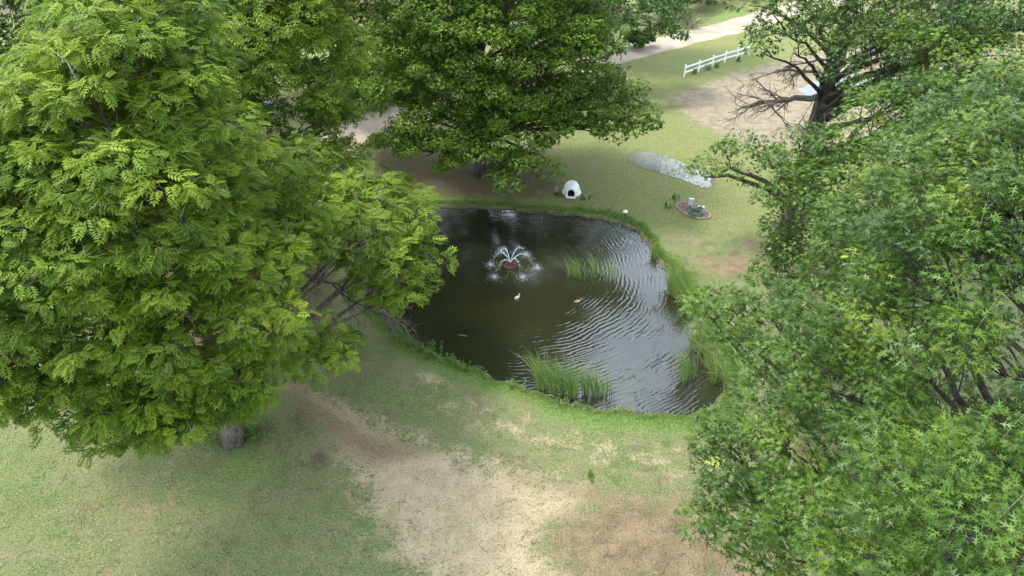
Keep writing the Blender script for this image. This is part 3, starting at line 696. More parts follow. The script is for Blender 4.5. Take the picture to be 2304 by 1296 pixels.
a, _ = ax3(10.6); limb(r3, b3, 'dead_limb', a + [-.3, -.1, 0], P(1740, 165, 35.4), .06, 10, M['deadwood'], .3, 2, .4)
a, _ = ax3(7.0); limb(r3, b3, 'dead_limb', a + [-.3, -.3, 0], P(1770, 275, 34.2), .05, 7, M['deadwood'], .2, 2, .5)
for k in range(9):
    an = rr.uniform(math.pi, 2 * math.pi); a, ra_ = ax3(rr.uniform(6.2, 9)); s = a + np.array([math.cos(an), math.sin(an), 0]) * ra_ * .9
    limb(r3, b3, 'dead_twig', s, s + np.array([math.cos(an) * 1.0, math.sin(an) * 1.0 - .3, -rr.uniform(1.0, 2.4)]), .022, 4, M['deadwood'], .5, 1, .5)
A = Acc(); a, _ = ax3(9.0); tube(A, bez(a + [.1, -.1, 0], P(1905, 222, 36.4), P(1975, 188, 36.8), 8), np.linspace(.34, .24, 8), 10); A.obj('limb', M['darkbark'], r3, b3, True)
A = Acc(); a, _ = ax3(10.0); tube(A, bez(a + [.1, .1, 0], P(1885, 150, 37), P(1905, 80, 37.6), 8), np.linspace(.32, .20, 8), 10); A.obj('limb', M['darkbark'], r3, b3, True)
# forked limb of the second walnut
A = Acc(); f0 = P(523, 330, 34.3); a, _ = ax2(3.8); tube(A, bez(a, (a + f0) / 2 + [.2, -.2, .1], f0, 7), np.linspace(.26, .20, 7), 9); A.obj('limb', M['bark'], r2, b2, True)
A = Acc(); tube(A, bez(f0, P(505, 290, 34), P(512, 255, 34), 6), np.linspace(.17, .10, 6), 8); A.obj('limb', M['bark'], r2, b2, True)
A = Acc(); tube(A, bez(f0, P(535, 285, 34), P(580, 270, 34), 7), np.linspace(.17, .08, 7), 8); A.obj('limb', M['bark'], r2, b2, True)
# dark drooping dead limbs of the big walnut towards the pond
limb(r1, b1, 'dead_limb', P(650, 610, 25.5), P(850, 712, 27), .075, 9, M['darkbark'], .25, 2, .15)
limb(r1, b1, 'dead_limb', P(640, 650, 25), P(692, 690, 25.2), .085, 3, M['darkbark'], .0, 1, .1)
A = Acc(); tube(A, bez(ax1(3.2)[0], P(600, 720, 23.5), P(650, 610, 25.5), 8), np.linspace(.16, .075, 8), 8); A.obj('limb', M['darkbark'], r1, b1, True)
for (x0, y0, x1, y1, d) in ((672, 697, 715, 712, 23.2), (130, 120, 175, 180, 19), (560, 30, 610, 10, 30), (100, 430, 75, 490, 19.5), (640, 240, 665, 190, 31), (680, 110, 720, 85, 32), (420, 700, 440, 740, 20)):
    limb(r1 if d < 29 else r2, b1 if d < 29 else b2, 'bare_twig', P(x0, y0, d), P(x1, y1, d - .2), .018, 4, M['twig'], .4, 1, .1)

# fallen dead branch at the water's edge, brush pile by the road
A = Acc(); fb = G(862, 706); rr2 = random.Random(3)
for k in range(13):
    e = G(rr2.uniform(890, 960), rr2.uniform(690, 800)); e[2] = rr2.uniform(-.1, .5)
    branchy(A, fb + [rr2.gauss(0, .12), rr2.gauss(0, .2), rr2.uniform(0, .3)], e, .035, 4, .25, 1, .0, rr2)
fo = A.obj('fallen_branch', M['deadwood'], None, fb); fo.location = tuple(fb); tag(fo, 'grey dead branch fallen from the left bank into the pond', 'branch')
A = Acc(); bp = G(1545, 62)
for k in range(60):
    an = rr2.uniform(0, 6.28); d = np.array([math.cos(an), math.sin(an), rr2.uniform(.2, .9)]); s = bp + np.array([rr2.gauss(0, .5), rr2.gauss(0, .5), rr2.uniform(0, .6)])
    branchy(A, s, s + d * rr2.uniform(1.0, 2.3), .03, 3, .2, 1, .1, rr2)
po = A.obj('brush_pile', M['deadwood'], None, bp); po.location = tuple(bp); tag(po, 'heap of cut grey-brown brush beside the gravel road', 'brush pile')
# small sticks and litter afloat
A = Acc(); s = G(1040, 755, WATER_Z); tube(A, [s + [-.22, .05, .01], s + [0, 0, .02], s + [.24, -.06, .01]], [.012, .018, .010], 5); so = A.obj('stick', M['twig'], None, s); so.location = tuple(s); tag(so, 'pale stick floating in the dark pond', 'stick')

# ------------------------------------------------------------------ fountain
fr_ = empty('fountain', FOUNT * [1, 1, 0] + [0, 0, WATER_Z], 'floating fountain with a red-brown disc and arching white jets', 'fountain')
bm = bmesh.new(); lathe(bm, [(0, -.06), (.27, -.06), (.34, -.02), (.36, .03), (.34, .08), (.27, .10), (.22, .085), (.20, .05), (.08, .05), (.07, .10), (0, .10)], 28); obj_bm('float', bm, M['rust'], fr_, True)
bm = bmesh.new()
for k in range(8):
    an = k * math.pi / 4; box(bm, (.22 * math.cos(an), .22 * math.sin(an), .105), (.2, .035, .03), 0)
    bmesh.ops.rotate(bm, cent=(.22 * math.cos(an), .22 * math.sin(an), .105), matrix=Matrix.Rotation(an, 3, 'Z'), verts=bm.verts[-8:])
obj_bm('rib', bm, M['rust'], fr_)
bm = bmesh.new(); lathe(bm, [(.05, .09), (.055, .18), (.035, .24), (.02, .24), (.02, .20), (0, .20)], 14); obj_bm('nozzle', bm, M['dark'], fr_, True)
ico_bm = bmesh.new(); bmesh.ops.create_icosphere(ico_bm, subdivisions=1, radius=1); ico_bm.verts.ensure_lookup_table()
ICO_V = np.array([v.co[:] for v in ico_bm.verts]); ICO_T = np.array([[v.index for v in f.verts] for f in ico_bm.faces]); ico_bm.free()
def drops(acc, pos, r):
    pos = np.asarray(pos); n = len(pos); fr0 = np.tile(np.eye(3), (n, 1, 1)); scatter(acc, ICO_V, ICO_T, pos, fr0, r, np.zeros(n))
ends = [(1104, 597), (1112, 625), (1177, 625), (1209, 604), (1184, 574), (1128, 566)]
for (ex, ey) in ends:
    e = G(ex, ey, WATER_Z) - np.array(fr_.location); e[2] = 0; hgt = .62 + RNG.uniform(-.10, .12)
    s = np.array([0, 0, .22]); t = np.linspace(0, 1, 26)
    def arc(t):
        t = np.asarray(t)[:, None]; return s * (1 - t) + e * t + np.array([0, 0, 1.0]) * 4 * hgt * t * (1 - t)
    A = Acc(); tt_ = np.linspace(0, .42, 10); tube(A, arc(tt_), np.linspace(.013, .007, 10), 6)
    td = RNG.uniform(.15, 1.0, 190); q = arc(td) + RNG.normal(0, 1, (190, 3)) * (.012 + .10 * td ** 2)[:, None]; q[:, 2] = np.maximum(q[:, 2], .01)
    drops(A, q, RNG.uniform(.005, .012, 190)); tag(A.obj('water_jet', M['drop'], fr_), kind='stuff')
    A = Acc(); n = 380; rr_ = np.abs(RNG.normal(0, .29, n)); an = RNG.uniform(0, 6.28, n)
    q = e + np.stack([rr_ * np.cos(an), rr_ * np.sin(an), np.abs(RNG.normal(0, .10, n)) * np.exp(-rr_ * 3) + .004], 1); drops(A, q, RNG.uniform(.004, .012, n) * np.exp(-rr_ * .8)); tag(A.obj('splash', M['drop'], fr_), kind='stuff')

# ------------------------------------------------------------------ ducks
def duck(label, px, py, heading, mb, mh):
    p = G(px, py, WATER_Z); root = empty('duck', p, label, 'duck', 'ducks on the pond', heading)
    A = Acc()
    prof = [(-.34, .13, .012), (-.30, .115, .04), (-.22, .08, .085), (-.10, .06, .125), (.03, .06, .135), (.13, .075, .115), (.19, .11, .075), (.215, .17, .048), (.225, .22, .045), (.245, .255, .055), (.275, .262, .050), (.305, .255, .025)]
    tube(A, [(x, 0, z) for x, z, r in prof], [r for x, z, r in prof], 14, True, 0, (1.0, .82)); o = A.obj('body', mb, root, (0, 0, 0), True)
    A = Acc(); tube(A, [(.222, 0, .215), (.245, 0, .262), (.275, 0, .268), (.305, 0, .258)], [.047, .058, .053, .028], 10); A.obj('head', mh, root, (0, 0, 0), True)
    A = Acc(); tube(A, [(.295, 0, .252), (.33, 0, .244), (.365, 0, .238)], [.022, .024, .014], 8, True, 0, (1.2, .45)); A.obj('bill', M['bill'], root, (0, 0, 0), True)
    for s in (-1, 1):
        A = Acc(); tube(A, [(.10, s * .098, .10), (-.02, s * .118, .115), (-.16, s * .085, .125), (-.29, s * .03, .155)], [.02, .05, .045, .008], 8, True, 0, (.35, 1.0)); A.obj('wing', mb, root, (0, 0, 0), True)
        bm = bmesh.new(); bmesh.ops.create_uvsphere(bm, u_segments=8, v_segments=6, radius=.008); obj_bm('eye', bm, M['tyre'], root, True, (.272, s * .05, .278))
    root.scale = (.66, .66, .66)
duck('pale whitish duck swimming below the fountain', 1164, 671, R(50), M['duckpale'], M['duckpale'])
duck('brown duck swimming right of the pale one', 1300, 680, R(25), M['duckbrown'], M['duckhead'])

# ------------------------------------------------------------------ white dog house
dh = empty('dog_house', G(1286, 434), 'white dome-shaped plastic dog house with a dark arched doorway on the far bank', 'dog house', None, R(-8))
bm = bmesh.new(); seg, rings = 40, 14
RX, RY, HZ = .53, .60, .70
def dome_pt(th, ph, k=1.0): # ph 0 base..1 top
    z = HZ * math.sin(ph * math.pi / 2) ** .95; r = math.cos(ph * math.pi / 2) ** .82
    return (RX * k * r * math.cos(th), RY * k * r * math.sin(th), z * k + .10)
for shell in (1.0, .95):
    rg = [[bm.verts.new(dome_pt(2 * math.pi * i / seg, j / rings, shell)) for i in range(seg)] for j in range(rings)]
    top = bm.verts.new((0, 0, HZ * shell + .10))
    def hole(vs):
        c = sum((v.co for v in vs), Vector()) / len(vs); return c.y < 0 and abs(c.x) < .22 and c.z < .58
    for j in range(rings - 1):
        for i in range(seg):
            f = [rg[j][i], rg[j][(i + 1) % seg], rg[j + 1][(i + 1) % seg], rg[j + 1][i]]
            if not hole(f): bm.faces.new(f)
    for i in range(seg): bm.faces.new([rg[-1][i], rg[-1][(i + 1) % seg], top])
me = bpy.data.meshes.new('dome'); bm.to_mesh(me); bm.free(); me.polygons.foreach_set('use_smooth', np.ones(len(me.polygons), bool)); link('dome', me, dh, M['white'])
bm = bmesh.new(); lathe(bm, [(.0, .0), (.545, .0), (.56, .03), (.56, .09), (.54, .115), (.46, .12), (.0, .05)], 36); bmesh.ops.scale(bm, vec=(1.06, 1.12, 1), verts=bm.verts); obj_bm('base', bm, M['white'], dh, True)
bm = bmesh.new()
def arch(w, h, n=12): return [(-w, .04)] + [(w * math.cos(math.pi - math.pi * k / n), h - w + w * math.sin(math.pi * k / n)) for k in range(n + 1)] + [(w, .04)]
ao, ai = arch(.31, .63), arch(.215, .53)
def ringv(prof, y): return [bm.verts.new((x, y, z + .03)) for x, z in prof]
f_o, f_i, b_o, b_i = ringv(ao, -.68), ringv(ai, -.70), ringv(arch(.35, .70), -.24), ringv(ai, -.34)
for k in range(len(ao) - 1):
    bm.faces.new([f_o[k], f_o[k + 1], f_i[k + 1], f_i[k]]); bm.faces.new([f_o[k], b_o[k], b_o[k + 1], f_o[k + 1]]); bm.faces.new([f_i[k], f_i[k + 1], b_i[k + 1], b_i[k]])
obj_bm('entrance', bm, M['white'], dh, True)
bm = bmesh.new(); box(bm, (0, -.70, .055), (.62, .22, .11), 0, .03); obj_bm('doorstep', bm, M['white'], dh)
bm = bmesh.new(); lathe(bm, [(0, .14), (.40, .14), (.42, .12), (0, .12)], 24); obj_bm('floor', bm, M['blackin'], dh)
bm = bmesh.new(); box(bm, (0, -.49, .115), (.415, .38, .04), 0); obj_bm('doorway_shade', bm, M['blackin'], dh)  # dark slab painted as the shade low in the doorway
bm = bmesh.new(); lathe(bm, [(.375, .13), (.37, .30), (.31, .50), (.18, .64), (0, .68)], 24); 
for f in [f for f in bm.faces if f.calc_center_median().y < -.16 and abs(f.calc_center_median().x) < .26 and f.calc_center_median().z < .60]: bm.faces.remove(f)
obj_bm('inner_shade', bm, M['blackin'], dh, True)  # dark inner shell standing for the unlit inside of the dome

# ------------------------------------------------------------------ edged bed with box, hose and spigot
bed_p = rough_poly(wpoly((1518, 464), (1530, 456), (1552, 456), (1580, 468), (1600, 486), (1592, 494), (1562, 492), (1538, 480)), .02, 2); bc = bed_p.mean(0)
bedr = empty('garden_bed', (bc[0], bc[1], 0), 'small teardrop garden bed of red chips with a pale stone edge on the far lawn', 'garden bed')
bm = bmesh.new(); vs = [bm.verts.new((x - bc[0], y - bc[1], .03)) for x, y in bed_p]; bm.faces.new(vs); r_ = bmesh.ops.extrude_face_region(bm, geom=list(bm.faces)); bmesh.ops.translate(bm, vec=(0, 0, .05), verts=[v for v in r_['geom'] if isinstance(v, bmesh.types.BMVert)]); obj_bm('soil', bm, M['chip'], bedr)
A = Acc(); n = 700; u = bed_p[RNG.integers(0, len(bed_p), n)] * 1.0; k = np.sqrt(RNG.random(n))[:, None] * .95; q = bc + (u - bc) * k
pos = np.column_stack([q - bc, np.full(n, .09)]); fr0 = frames(RNG.normal(0, 1, (n, 3)), RNG.normal(0, 1, (n, 3))); scatter(A, ICO_V * [.5, 1, .3], ICO_T, pos, fr0, RNG.uniform(.025, .06, n), np.zeros(n)); tag(A.obj('wood_chips', M['chip'], bedr), kind='stuff')
st_bm = bmesh.new(); bmesh.ops.create_icosphere(st_bm, subdivisions=2, radius=1)
for v in st_bm.verts: v.co *= 1 + .12 * math.sin(v.co.x * 5 + v.co.y * 3)
st_me = bpy.data.meshes.new('stone'); st_bm.to_mesh(st_me); st_bm.free(); st_me.materials.append(M['stone'])
L = np.cumsum(np.linalg.norm(bed_p - np.roll(bed_p, 1, 0), axis=1)); tot = L[-1]
for s in np.arange(0, tot, .17):
    x = np.interp(s, np.r_[0, L], np.r_[bed_p[-1:, 0], bed_p[:, 0]]); y = np.interp(s, np.r_[0, L], np.r_[bed_p[-1:, 1], bed_p[:, 1]])
    o = bpy.data.objects.new('stone', st_me); COL.objects.link(o); o.parent = bedr; o.location = (x - bc[0], y - bc[1], .05); o.scale = (random.uniform(.07, .1), random.uniform(.06, .09), random.uniform(.06, .085)); o.rotation_euler = (0, 0, random.uniform(0, 3))
eb = empty('electrical_box', G(1552, 470), 'grey electrical box on a short wooden post in the garden bed', 'electrical box', None, R(-14))
bm = bmesh.new(); box(bm, (0, 0, .26), (.09, .09, .52)); obj_bm('post', bm, M['wood'], eb)
bm = bmesh.new(); box(bm, (0, -.10, .52), (.28, .14, .44), 0, .01); obj_bm('body', bm, M['greybox'], eb)
bm = bmesh.new(); box(bm, (0, -.182, .53), (.25, .02, .39), 0, .006); box(bm, (.09, -.196, .50), (.02, .015, .05)); obj_bm('door', bm, M['greybox'], eb)
bm = bmesh.new(); box(bm, (0, -.11, .752), (.31, .19, .025), 0, .006); obj_bm('lid', bm, M['greybox'], eb)
bm = bmesh.new(); lathe(bm, [(.02, 0), (.02, .30)], 8); obj_bm('conduit', bm, M['greybox'], eb, True, (.08, -.11, .0))
sp = empty('water_spigot', G(1580, 482), 'white pipe with a tap standing beside the coiled green hose', 'spigot', None, R(20))
bm = bmesh.new(); lathe(bm, [(.05, 0), (.05, .46), (.065, .46), (.065, .54), (0, .56)], 12); obj_bm('pipe', bm, M['white'], sp, True)
bm = bmesh.new(); box(bm, (-.09, 0, .44), (.14, .04, .04), 0, .008); box(bm, (-.15, 0, .41), (.04, .04, .08), 0, .008); obj_bm('tap', bm, M['dark'], sp)
bm = bmesh.new(); box(bm, (-.10, 0, .49), (.10, .02, .02), 0, .004); box(bm, (-.10, 0, .47), (.02, .02, .05)); obj_bm('handle', bm, M['greybox'], sp)
pm = empty('pump', G(1571, 474), 'small dark pump between the grey box and the white spigot', 'pump', None, R(30))
bm = bmesh.new(); lathe(bm, [(0, 0), (.13, 0), (.14, .04), (.12, .20), (.09, .24), (0, .25)], 14); obj_bm('body', bm, M['dark'], pm, True)
bm = bmesh.new(); box(bm, (.0, 0, .29), (.22, .07, .09), 0, .02); obj_bm('motor', bm, M['greybox'], pm)
bm = bmesh.new(); lathe(bm, [(.025, 0), (.025, .22), (.04, .22), (.04, .26), (0, .26)], 10); obj_bm('outlet', bm, M['dark'], pm, True, (.16, 0, 0))
hc = G(1563, 485); A = Acc(); th = np.linspace(0, 2 * math.pi * 6.4, 260)
hr_ = .31 + .05 * np.sin(th * .37) + .03 * np.sin(th * 1.9); tube(A, np.stack([hr_ * 1.2 * np.cos(th) + .03 * np.sin(th * .6), hr_ * np.sin(th), .11 + .011 * th / 2 + .01 * np.sin(th * 2.3)], 1), .019, 6)
ho = A.obj('garden_hose', M['hose'], None, (0, 0, 0), True); ho.location = (hc[0], hc[1], 0); tag(ho, 'coiled green garden hose lying in the garden bed', 'hose')

# ------------------------------------------------------------------ pond light, little statue
pl = empty('pond_light', G(1406, 486), 'small cream-topped garden light standing at the far edge of the pond', 'garden light')
bm = bmesh.new(); lathe(bm, [(.03, -.1), (.03, .22), (.07, .24), (.07, .27), (0, .27)], 12); obj_bm('stake', bm, M['dark'], pl, True)
bm = bmesh.new(); lathe(bm, [(.07, .25), (.15, .27), (.16, .31), (.12, .36), (.05, .39), (0, .40)], 16); obj_bm('lamp_head', bm, M['lens'], pl, True)
gst = empty('garden_statue', G(1252, 436), 'faint pale garden statue among weeds left of the dog house', 'statue')
bm = bmesh.new(); lathe(bm, [(0, 0), (.10, 0), (.10, .06), (.07, .09), (.08, .22), (.095, .34), (.06, .44), (.03, .47), (0, .47)], 14); obj_bm('body', bm, M['stone'], gst, True)
bm = bmesh.new(); bmesh.ops.create_uvsphere(bm, u_segments=12, v_segments=8, radius=.06); obj_bm('head', bm, M['stone'], gst, True, (0, 0, .52))

# ------------------------------------------------------------------ white rail fence
posts = [G(x, y)[:2] for x, y in ((1539, 173), (1571, 162), (1602, 151), (1630, 141), (1658, 133), (1684, 125))]
fe = empty('rail_fence', (*posts[0], 0), 'white two-rail fence on the lawn below the gravel road', 'fence')
pb = bmesh.new(); box(pb, (0, 0, .52), (.11, .11, 1.08), 0, .008); box(pb, (0, 0, 1.075), (.135, .135, .03), 0, .005); bmesh.ops.create_cone(pb, cap_ends=True, segments=4, radius1=.088, radius2=.0, depth=.06, matrix=Matrix.Translation((0, 0, 1.12)) @ Matrix.Rotation(R(45), 4, 'Z'))
pme = bpy.data.meshes.new('post'); pb.to_mesh(pme); pb.free(); pme.materials.append(M['fence'])
for k, p in enumerate(posts):
    o = bpy.data.objects.new('post', pme); COL.objects.link(o); o.parent = fe; o.location = (*(p - posts[0]), 0)
    nx = posts[min(k + 1, len(posts) - 1)] - posts[max(k - 1, 0)]; o.rotation_euler = (0, 0, math.atan2(nx[1], nx[0]))
for a, b in zip(posts, posts[1:]):
    d = b - a; L_ = np.linalg.norm(d)
    for z in (.86, .42):
        bm = bmesh.new(); box(bm, (0, 0, 0), (L_ - .11, .045, .135), 0, .006); o = obj_bm('rail', bm, M['fence'], fe); c = (a + b) / 2 - posts[0]; o.location = (c[0], c[1], z + random.uniform(-.015, .015)); o.rotation_euler = (0, random.uniform(-.012, .012), math.atan2(d[1], d[0]))

# ------------------------------------------------------------------ blue bin behind the walnuts
bn = empty('wheeled_bin', G(608, 262), 'bright blue bin half hidden by walnut leaves near the road', 'bin', None, R(25))
bm = bmesh.new(); bmesh.ops.create_cone(bm, cap_ends=True, segments=4, radius1=.40, radius2=.50, depth=.95, matrix=Matrix.Translation((0, 0, .58)) @ Matrix.Rotation(R(45), 4, 'Z')); bmesh.ops.bevel(bm, geom=list(bm.edges), offset=.03, segments=2, affect='EDGES'); obj_bm('body', bm, M['navy'], bn)
bm = bmesh.new(); box(bm, (0, 0, 1.10), (.80, .84, .09), 0, .03); box(bm, (0, .42, 1.07), (.6, .06, .06), 0, .01); obj_bm('lid', bm, M['blue'], bn)
for s in (-1, 1):
    bm = bmesh.new(); bmesh.ops.create_cone(bm, cap_ends=True, segments=16, radius1=.13, radius2=.13, depth=.06, matrix=Matrix.Translation((s * .30, .34, .13)) @ Matrix.Rotation(R(90), 4, 'Y')); obj_bm('wheel', bm, M['tyre'], bn)
bm = bmesh.new(); box(bm, (0, .47, 1.0), (.56, .04, .04), 0, .01); obj_bm('handle', bm, M['navy'], bn)

# ------------------------------------------------------------------ cattails and reeds
def blades(acc, base, n, spread, h, lean, w=.024, yel=.06):
    """curved, tapering ribbons; lean = horizontal bend at the tip"""
    m_ = 5; t = np.linspace(0, 1, m_)
    a = RNG.uniform(0, 6.28, n); r = spread * np.sqrt(RNG.random(n)); b = base + np.stack([r * np.cos(a), r * np.sin(a), 0 * r], 1)
    hh = h * RNG.uniform(.6, 1.15, n); l = np.asarray(lean) + RNG.normal(0, .22, (n, 2)) + .35 * np.stack([np.cos(a), np.sin(a)], 1) * RNG.uniform(0, 1, (n, 1))
    sidea = RNG.uniform(0, 3.14, n); sd_ = np.stack([np.cos(sidea), np.sin(sidea), 0 * a], 1)
    pts = b[:, None, :] + np.stack([l[:, None, 0] * t ** 2.2 * hh[:, None] * .55, l[:, None, 1] * t ** 2.2 * hh[:, None] * .55, hh[:, None] * (t - .18 * t ** 3 * np.linalg.norm(l, axis=1)[:, None])], -1)
    ww = w * np.array([.7, 1, 1, .75, .08])[None, :, None] * RNG.uniform(.7, 1.2, (n, 1, 1))
    v = np.stack([pts - sd_[:, None] * ww / 2, pts + sd_[:, None] * ww / 2], 2).reshape(-1, 3)
    i_ = (np.arange(n) * m_ * 2)[:, None] + np.arange(m_ - 1)[None] * 2; q = np.stack([i_, i_ + 1, i_ + 3, i_ + 2], -1).reshape(-1, 4)
    tn = np.clip(RNG.uniform(.1, .95, n), 0, 1); tn[RNG.random(n) < yel] = 2.0
    acc.add(v, None, q, np.repeat(tn, m_ * 2))
def clump(label, tufts, h, lean, n=55, spread=.16, w=.024, group='cattail clumps in the pond'):
    c = np.mean([G(x, y, WATER_Z) for x, y in tufts], axis=0); root = empty('cattail_clump', c, label, 'cattails', group)
    for x, y in tufts:
        A = Acc(); b = G(x, y, WATER_Z - .05); blades(A, b, int(n * RNG.uniform(.7, 1.3)), spread, h * RNG.uniform(.85, 1.1), lean, w)
        A.obj('tuft', M['reed'], root, c)
clump('tall cattail clump standing in the near edge of the pond', ((1215, 876), (1228, 882), (1247, 889), (1266, 893), (1284, 897), (1292, 893), (1318, 890), (1338, 893)), 1.9, (-.35, .15), 62, .17)
clump('thin young cattails just right of the near cattail clump', ((1352, 893), (1377, 900), (1362, 886)), 1.25, (-.15, .1), 18, .12)
clump('wispy cattails in the middle of the pond, right of the fountain', ((1280, 622), (1296, 627), (1312, 628), (1330, 622), (1350, 624), (1368, 628), (1386, 632), (1340, 612), (1300, 614)), 1.35, (-.6, .2), 20, .26, .017)
clump('blue-green cattails leaning out from the right bank', ((1522, 670), (1535, 690), (1548, 700), (1510, 664), (1560, 690), (1545, 668), (1528, 652), (1516, 640)), 1.75, (-.45, .15), 85, .25)
clump('dense cattail bed along the right shore under the oak', ((1560, 790), (1580, 800), (1600, 805), (1622, 815), (1570, 760), (1595, 770), (1620, 780), (1540, 860), (1556, 850), (1602, 862), (1628, 858), (1640, 880), (1650, 840), (1612, 835), (1588, 825)), 1.9, (-.6, .25), 48, .22)
clump('small cattail tuft by the bare right bank', ((1470, 575), (1474, 585)), .9, (-.1, .1), 30, .14)

# weeds on the near-left bank: stems with small leaves
def weed(label, group, p, h, n=4, name='bank_weed'):
    A = Acc(); p = np.array(p)
    for k in range(n):
        b = p + np.array([RNG.normal(0, .12), RNG.normal(0, .10), 0]); e = b + np.array([RNG.normal(0, .18), RNG.normal(0, .12), h * RNG.uniform(.6, 1.1)]); pts = bez(b, (b + e) / 2 + RNG.normal(0, .05, 3), e, 5)
        tube(A, pts, np.linspace(.010, .004, 5), 3, False, .5)
        m_ = 26; t = RNG.uniform(.1, 1, m_); q = np.stack([np.interp(t, np.linspace(0, 1, 5), pts[:, j]) for j in range(3)], 1)
        f = rand_dirs(m_, -.2) * [1, 1, .6]; scatter(A, *OAK_S, q, frames(f, np.array([0, 0, 1.0]) + RNG.normal(0, .4, (m_, 3))), RNG.uniform(.09, .17, m_) * (1.15 - .5 * t), RNG.uniform(.1, .9, m_))
    o = A.obj(name, M['weed'], None, p); o.location = tuple(p); tag(o, label, 'weed', group)
for x, y in ((925, 778), (945, 792), (962, 800), (985, 808), (1003, 812), (1020, 822), (1040, 832), (905, 762), (1165, 868), (975, 788)):
    g = G(x, y); weed('tall green weed at the near left edge of the pond', 'weeds along the near left bank', [g[0], g[1], -.1], .55 + .3 * RNG.random())
for x, y, lab in ((1318, 448, 'olive weed tuft right of the dog house'), (1256, 440, 'dark green weed by the pale statue'), (1500, 466, 'dark weed left of the garden bed'), (1516, 448, 'thin upright weed behind the garden bed')):
    weed(lab, 'weeds on the far lawn', G(x, y), .4, 5, 'lawn_weed')
for x, y, lab in ((1560, 166, 'weeds at the foot of the first fence bay'), (1592, 158, 'green weeds over the lower rail of the second fence bay'), (1612, 152, 'green weeds under the third fence bay'), (1660, 139, 'weeds under the right fence bays')):
    weed(lab, 'weeds under the fence', G(x, y), .6, 9, 'fence_weed')
g = G(1327, 1072); weed('fallen yellow-green oak sprig lying on the brown grass', None, [g[0], g[1], .02], .12, 3, 'leaf_sprig')
# ivy round the foot of the big walnut
A = Acc(); n = 900; c = G(540, 985); r_ = np.abs(RNG.normal(0, .7, n)); an = RNG.uniform(0, 6.28, n); q = c + np.stack([r_ * np.cos(an) * 1.1, r_ * np.sin(an) * .7, RNG.uniform(.02, .22, n)], 1)
scatter(A, *OAK_S, q, frames(rand_dirs(n, -.1), np.array([0, 0, 1.0]) + RNG.normal(0, .4, (n, 3))), RNG.uniform(.10, .18, n), RNG.uniform(0, .6, n)); tag(A.obj('ground_ivy', M['weed']), kind='stuff')

# ------------------------------------------------------------------ grass
def grass(name, n, sampler, h, w, tint_lo, tint_hi):
    p = sampler(n); z, _ = ground_z(p); n = len(p)
    an = RNG.uniform(0, 6.28, n); s = np.stack([np.cos(an), np.sin(an), 0 * an], 1); hh = h * RNG.uniform(.5, 1.3, n); tip = np.stack([RNG.normal(0, .5, n) * hh, RNG.normal(0, .5, n) * hh, hh], 1)
    b = np.column_stack([p, z - .01]); v = np.stack([b - s * w, b + s * w, b + tip], 1).reshape(-1, 3); A = Acc(); A.add(v, np.arange(n * 3).reshape(-1, 3), None, np.repeat(RNG.uniform(tint_lo, tint_hi, n), 3))
    tag(A.obj(name, M['grass']), kind='stuff')
def bank(n):
    k = RNG.integers(0, len(pond), n); t = RNG.random(n)[:, None]; e = pond[k] * (1 - t) + pond[(k + 1) % len(pond)] * t; d = norm(e - cen)
    return e + d * (.10 + np.abs(RNG.normal(0, .5, n)) * np.where(e[:, 1] > 30, .5, 1.0) * (1 + .4 * vnoise(e, 1.1, 41)))[:, None]
grass('bank_grass', 60000, bank, .055, .014, .45, 1.15)
def lawn(n):
    p = np.stack([G(x, y)[:2] for x, y in zip(RNG.uniform(-100, 1750, n), RNG.uniform(380, 1310, n))]); d = sdist(p, pond); return p[d > .3]
grass('lawn_grass', 60000, lawn, .05, .011, .3, 1.0)
# broad-leaved plants and clover lining the water's edge
n = 5200; k = RNG.integers(0, len(pond), n); t = RNG.random(n)[:, None]; e = pond[k] * (1 - t) + pond[(k + 1) % len(pond)] * t
clm = vnoise(e, 1.6, 21); e = e + norm(e - cen) * (RNG.normal(.12, .14, n) + np.abs(RNG.normal(0, .35, n)) * (clm > .1))[:, None]; ok = clm + RNG.normal(0, .25, n) > -.1; e = e[ok]; n = len(e); z, _ = ground_z(e); A = Acc()
scatter(A, *OAK_S, np.column_stack([e, z + RNG.uniform(.02, .20, n)]), frames(rand_dirs(n, -.1), np.array([0, 0, 1.0]) + RNG.normal(0, .5, (n, 3))), RNG.uniform(.06, .17, n), RNG.uniform(.1, 1.1, n)); tag(A.obj('bank_plants', M['weed']), kind='stuff')
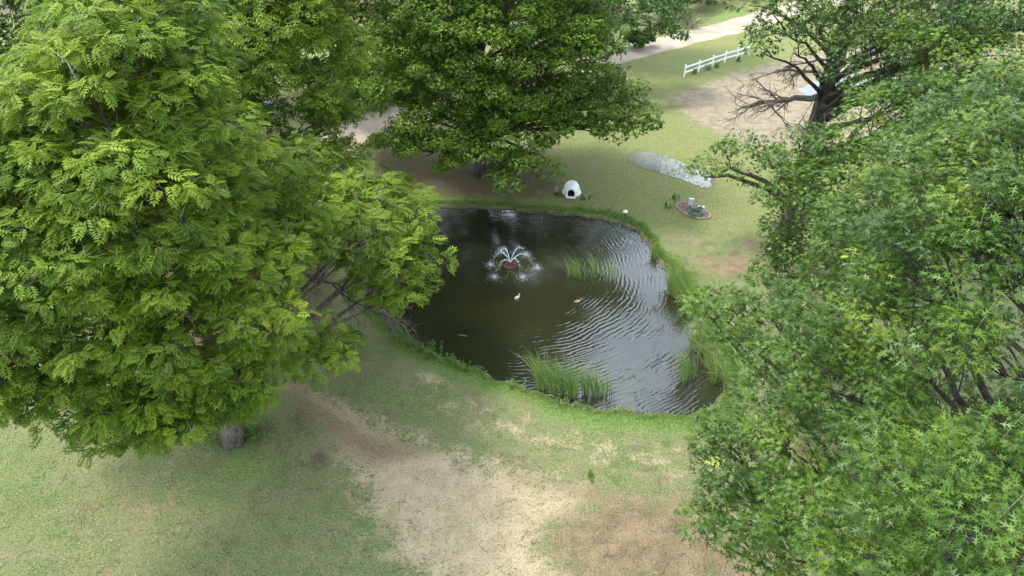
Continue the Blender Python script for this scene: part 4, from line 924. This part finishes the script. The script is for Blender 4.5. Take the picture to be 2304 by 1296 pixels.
# blades and scum standing out of the puddle
n = 5200; lo, hi = pud.min(0), pud.max(0); p = RNG.uniform(lo, hi, (n, 2)); p = p[(sdist(p, pud) < .05) & (vnoise(p, 1.2, 8) + RNG.normal(0, .3, n) > -.05)]; n = len(p); A = Acc()
scatter(A, *OAK_S, np.column_stack([p, np.full(n, .03)]), frames(rand_dirs(n, -.2), np.array([0, 0, 1.0]) + RNG.normal(0, .7, (n, 3))), RNG.uniform(.05, .13, n), RNG.uniform(.1, 1.6, n)); tag(A.obj('puddle_grass', M['reed']), kind='stuff')
# clover and plantain in the lawn, in drifts
p = lawn(26000); cl = vnoise(p, 1.3, 51) * .6 + vnoise(p, 3.1, 52) * .5; c_ = G(560, 1070)[:2]; cl = cl + .35 * np.exp(-np.hypot(p[:, 0] - c_[0], p[:, 1] - c_[1]) ** 2 / 9)
p = p[(cl + RNG.normal(0, .10, len(p)) > .38)][:6000]; n = len(p); z, _ = ground_z(p); A = Acc()
scatter(A, *OAK_S, np.column_stack([p, z + RNG.uniform(.01, .05, n)]), frames(rand_dirs(n, 0) * [1, 1, .3], np.array([0, 0, 1.0]) + RNG.normal(0, .35, (n, 3))), RNG.uniform(.03, .075, n), RNG.uniform(0, .7, n)); tag(A.obj('clover', M['weed']), kind='stuff')
# fallen leaves on the lawn
n = 2600; p = lawn(n); n = len(p); z, _ = ground_z(p); A = Acc()
scatter(A, *OAK_S, np.column_stack([p, z + .03]), frames(RNG.normal(0, 1, (n, 3)) * [1, 1, .2], np.array([0, 0, 1.0]) + RNG.normal(0, .3, (n, 3))), RNG.uniform(.05, .125, n), np.where(RNG.random(n) < .6, 2.0, .9)); tag(A.obj('fallen_leaves', M['reed']), kind='stuff')

# dropped twigs
p = lawn(420); z, _ = ground_z(p); A = Acc()
for q, zz in zip(p, z):
    an = RNG.uniform(0, 6.28); l = RNG.uniform(.08, .32); d = np.array([math.cos(an), math.sin(an), 0]) * l; c = np.array([q[0], q[1], zz + .02])
    tube(A, [c - d, c + np.array([-d[1], d[0], .05]) * .15, c + d], [.006, .010, .004], 3, False)
tag(A.obj('fallen_twigs', M['deadwood']), kind='stuff')
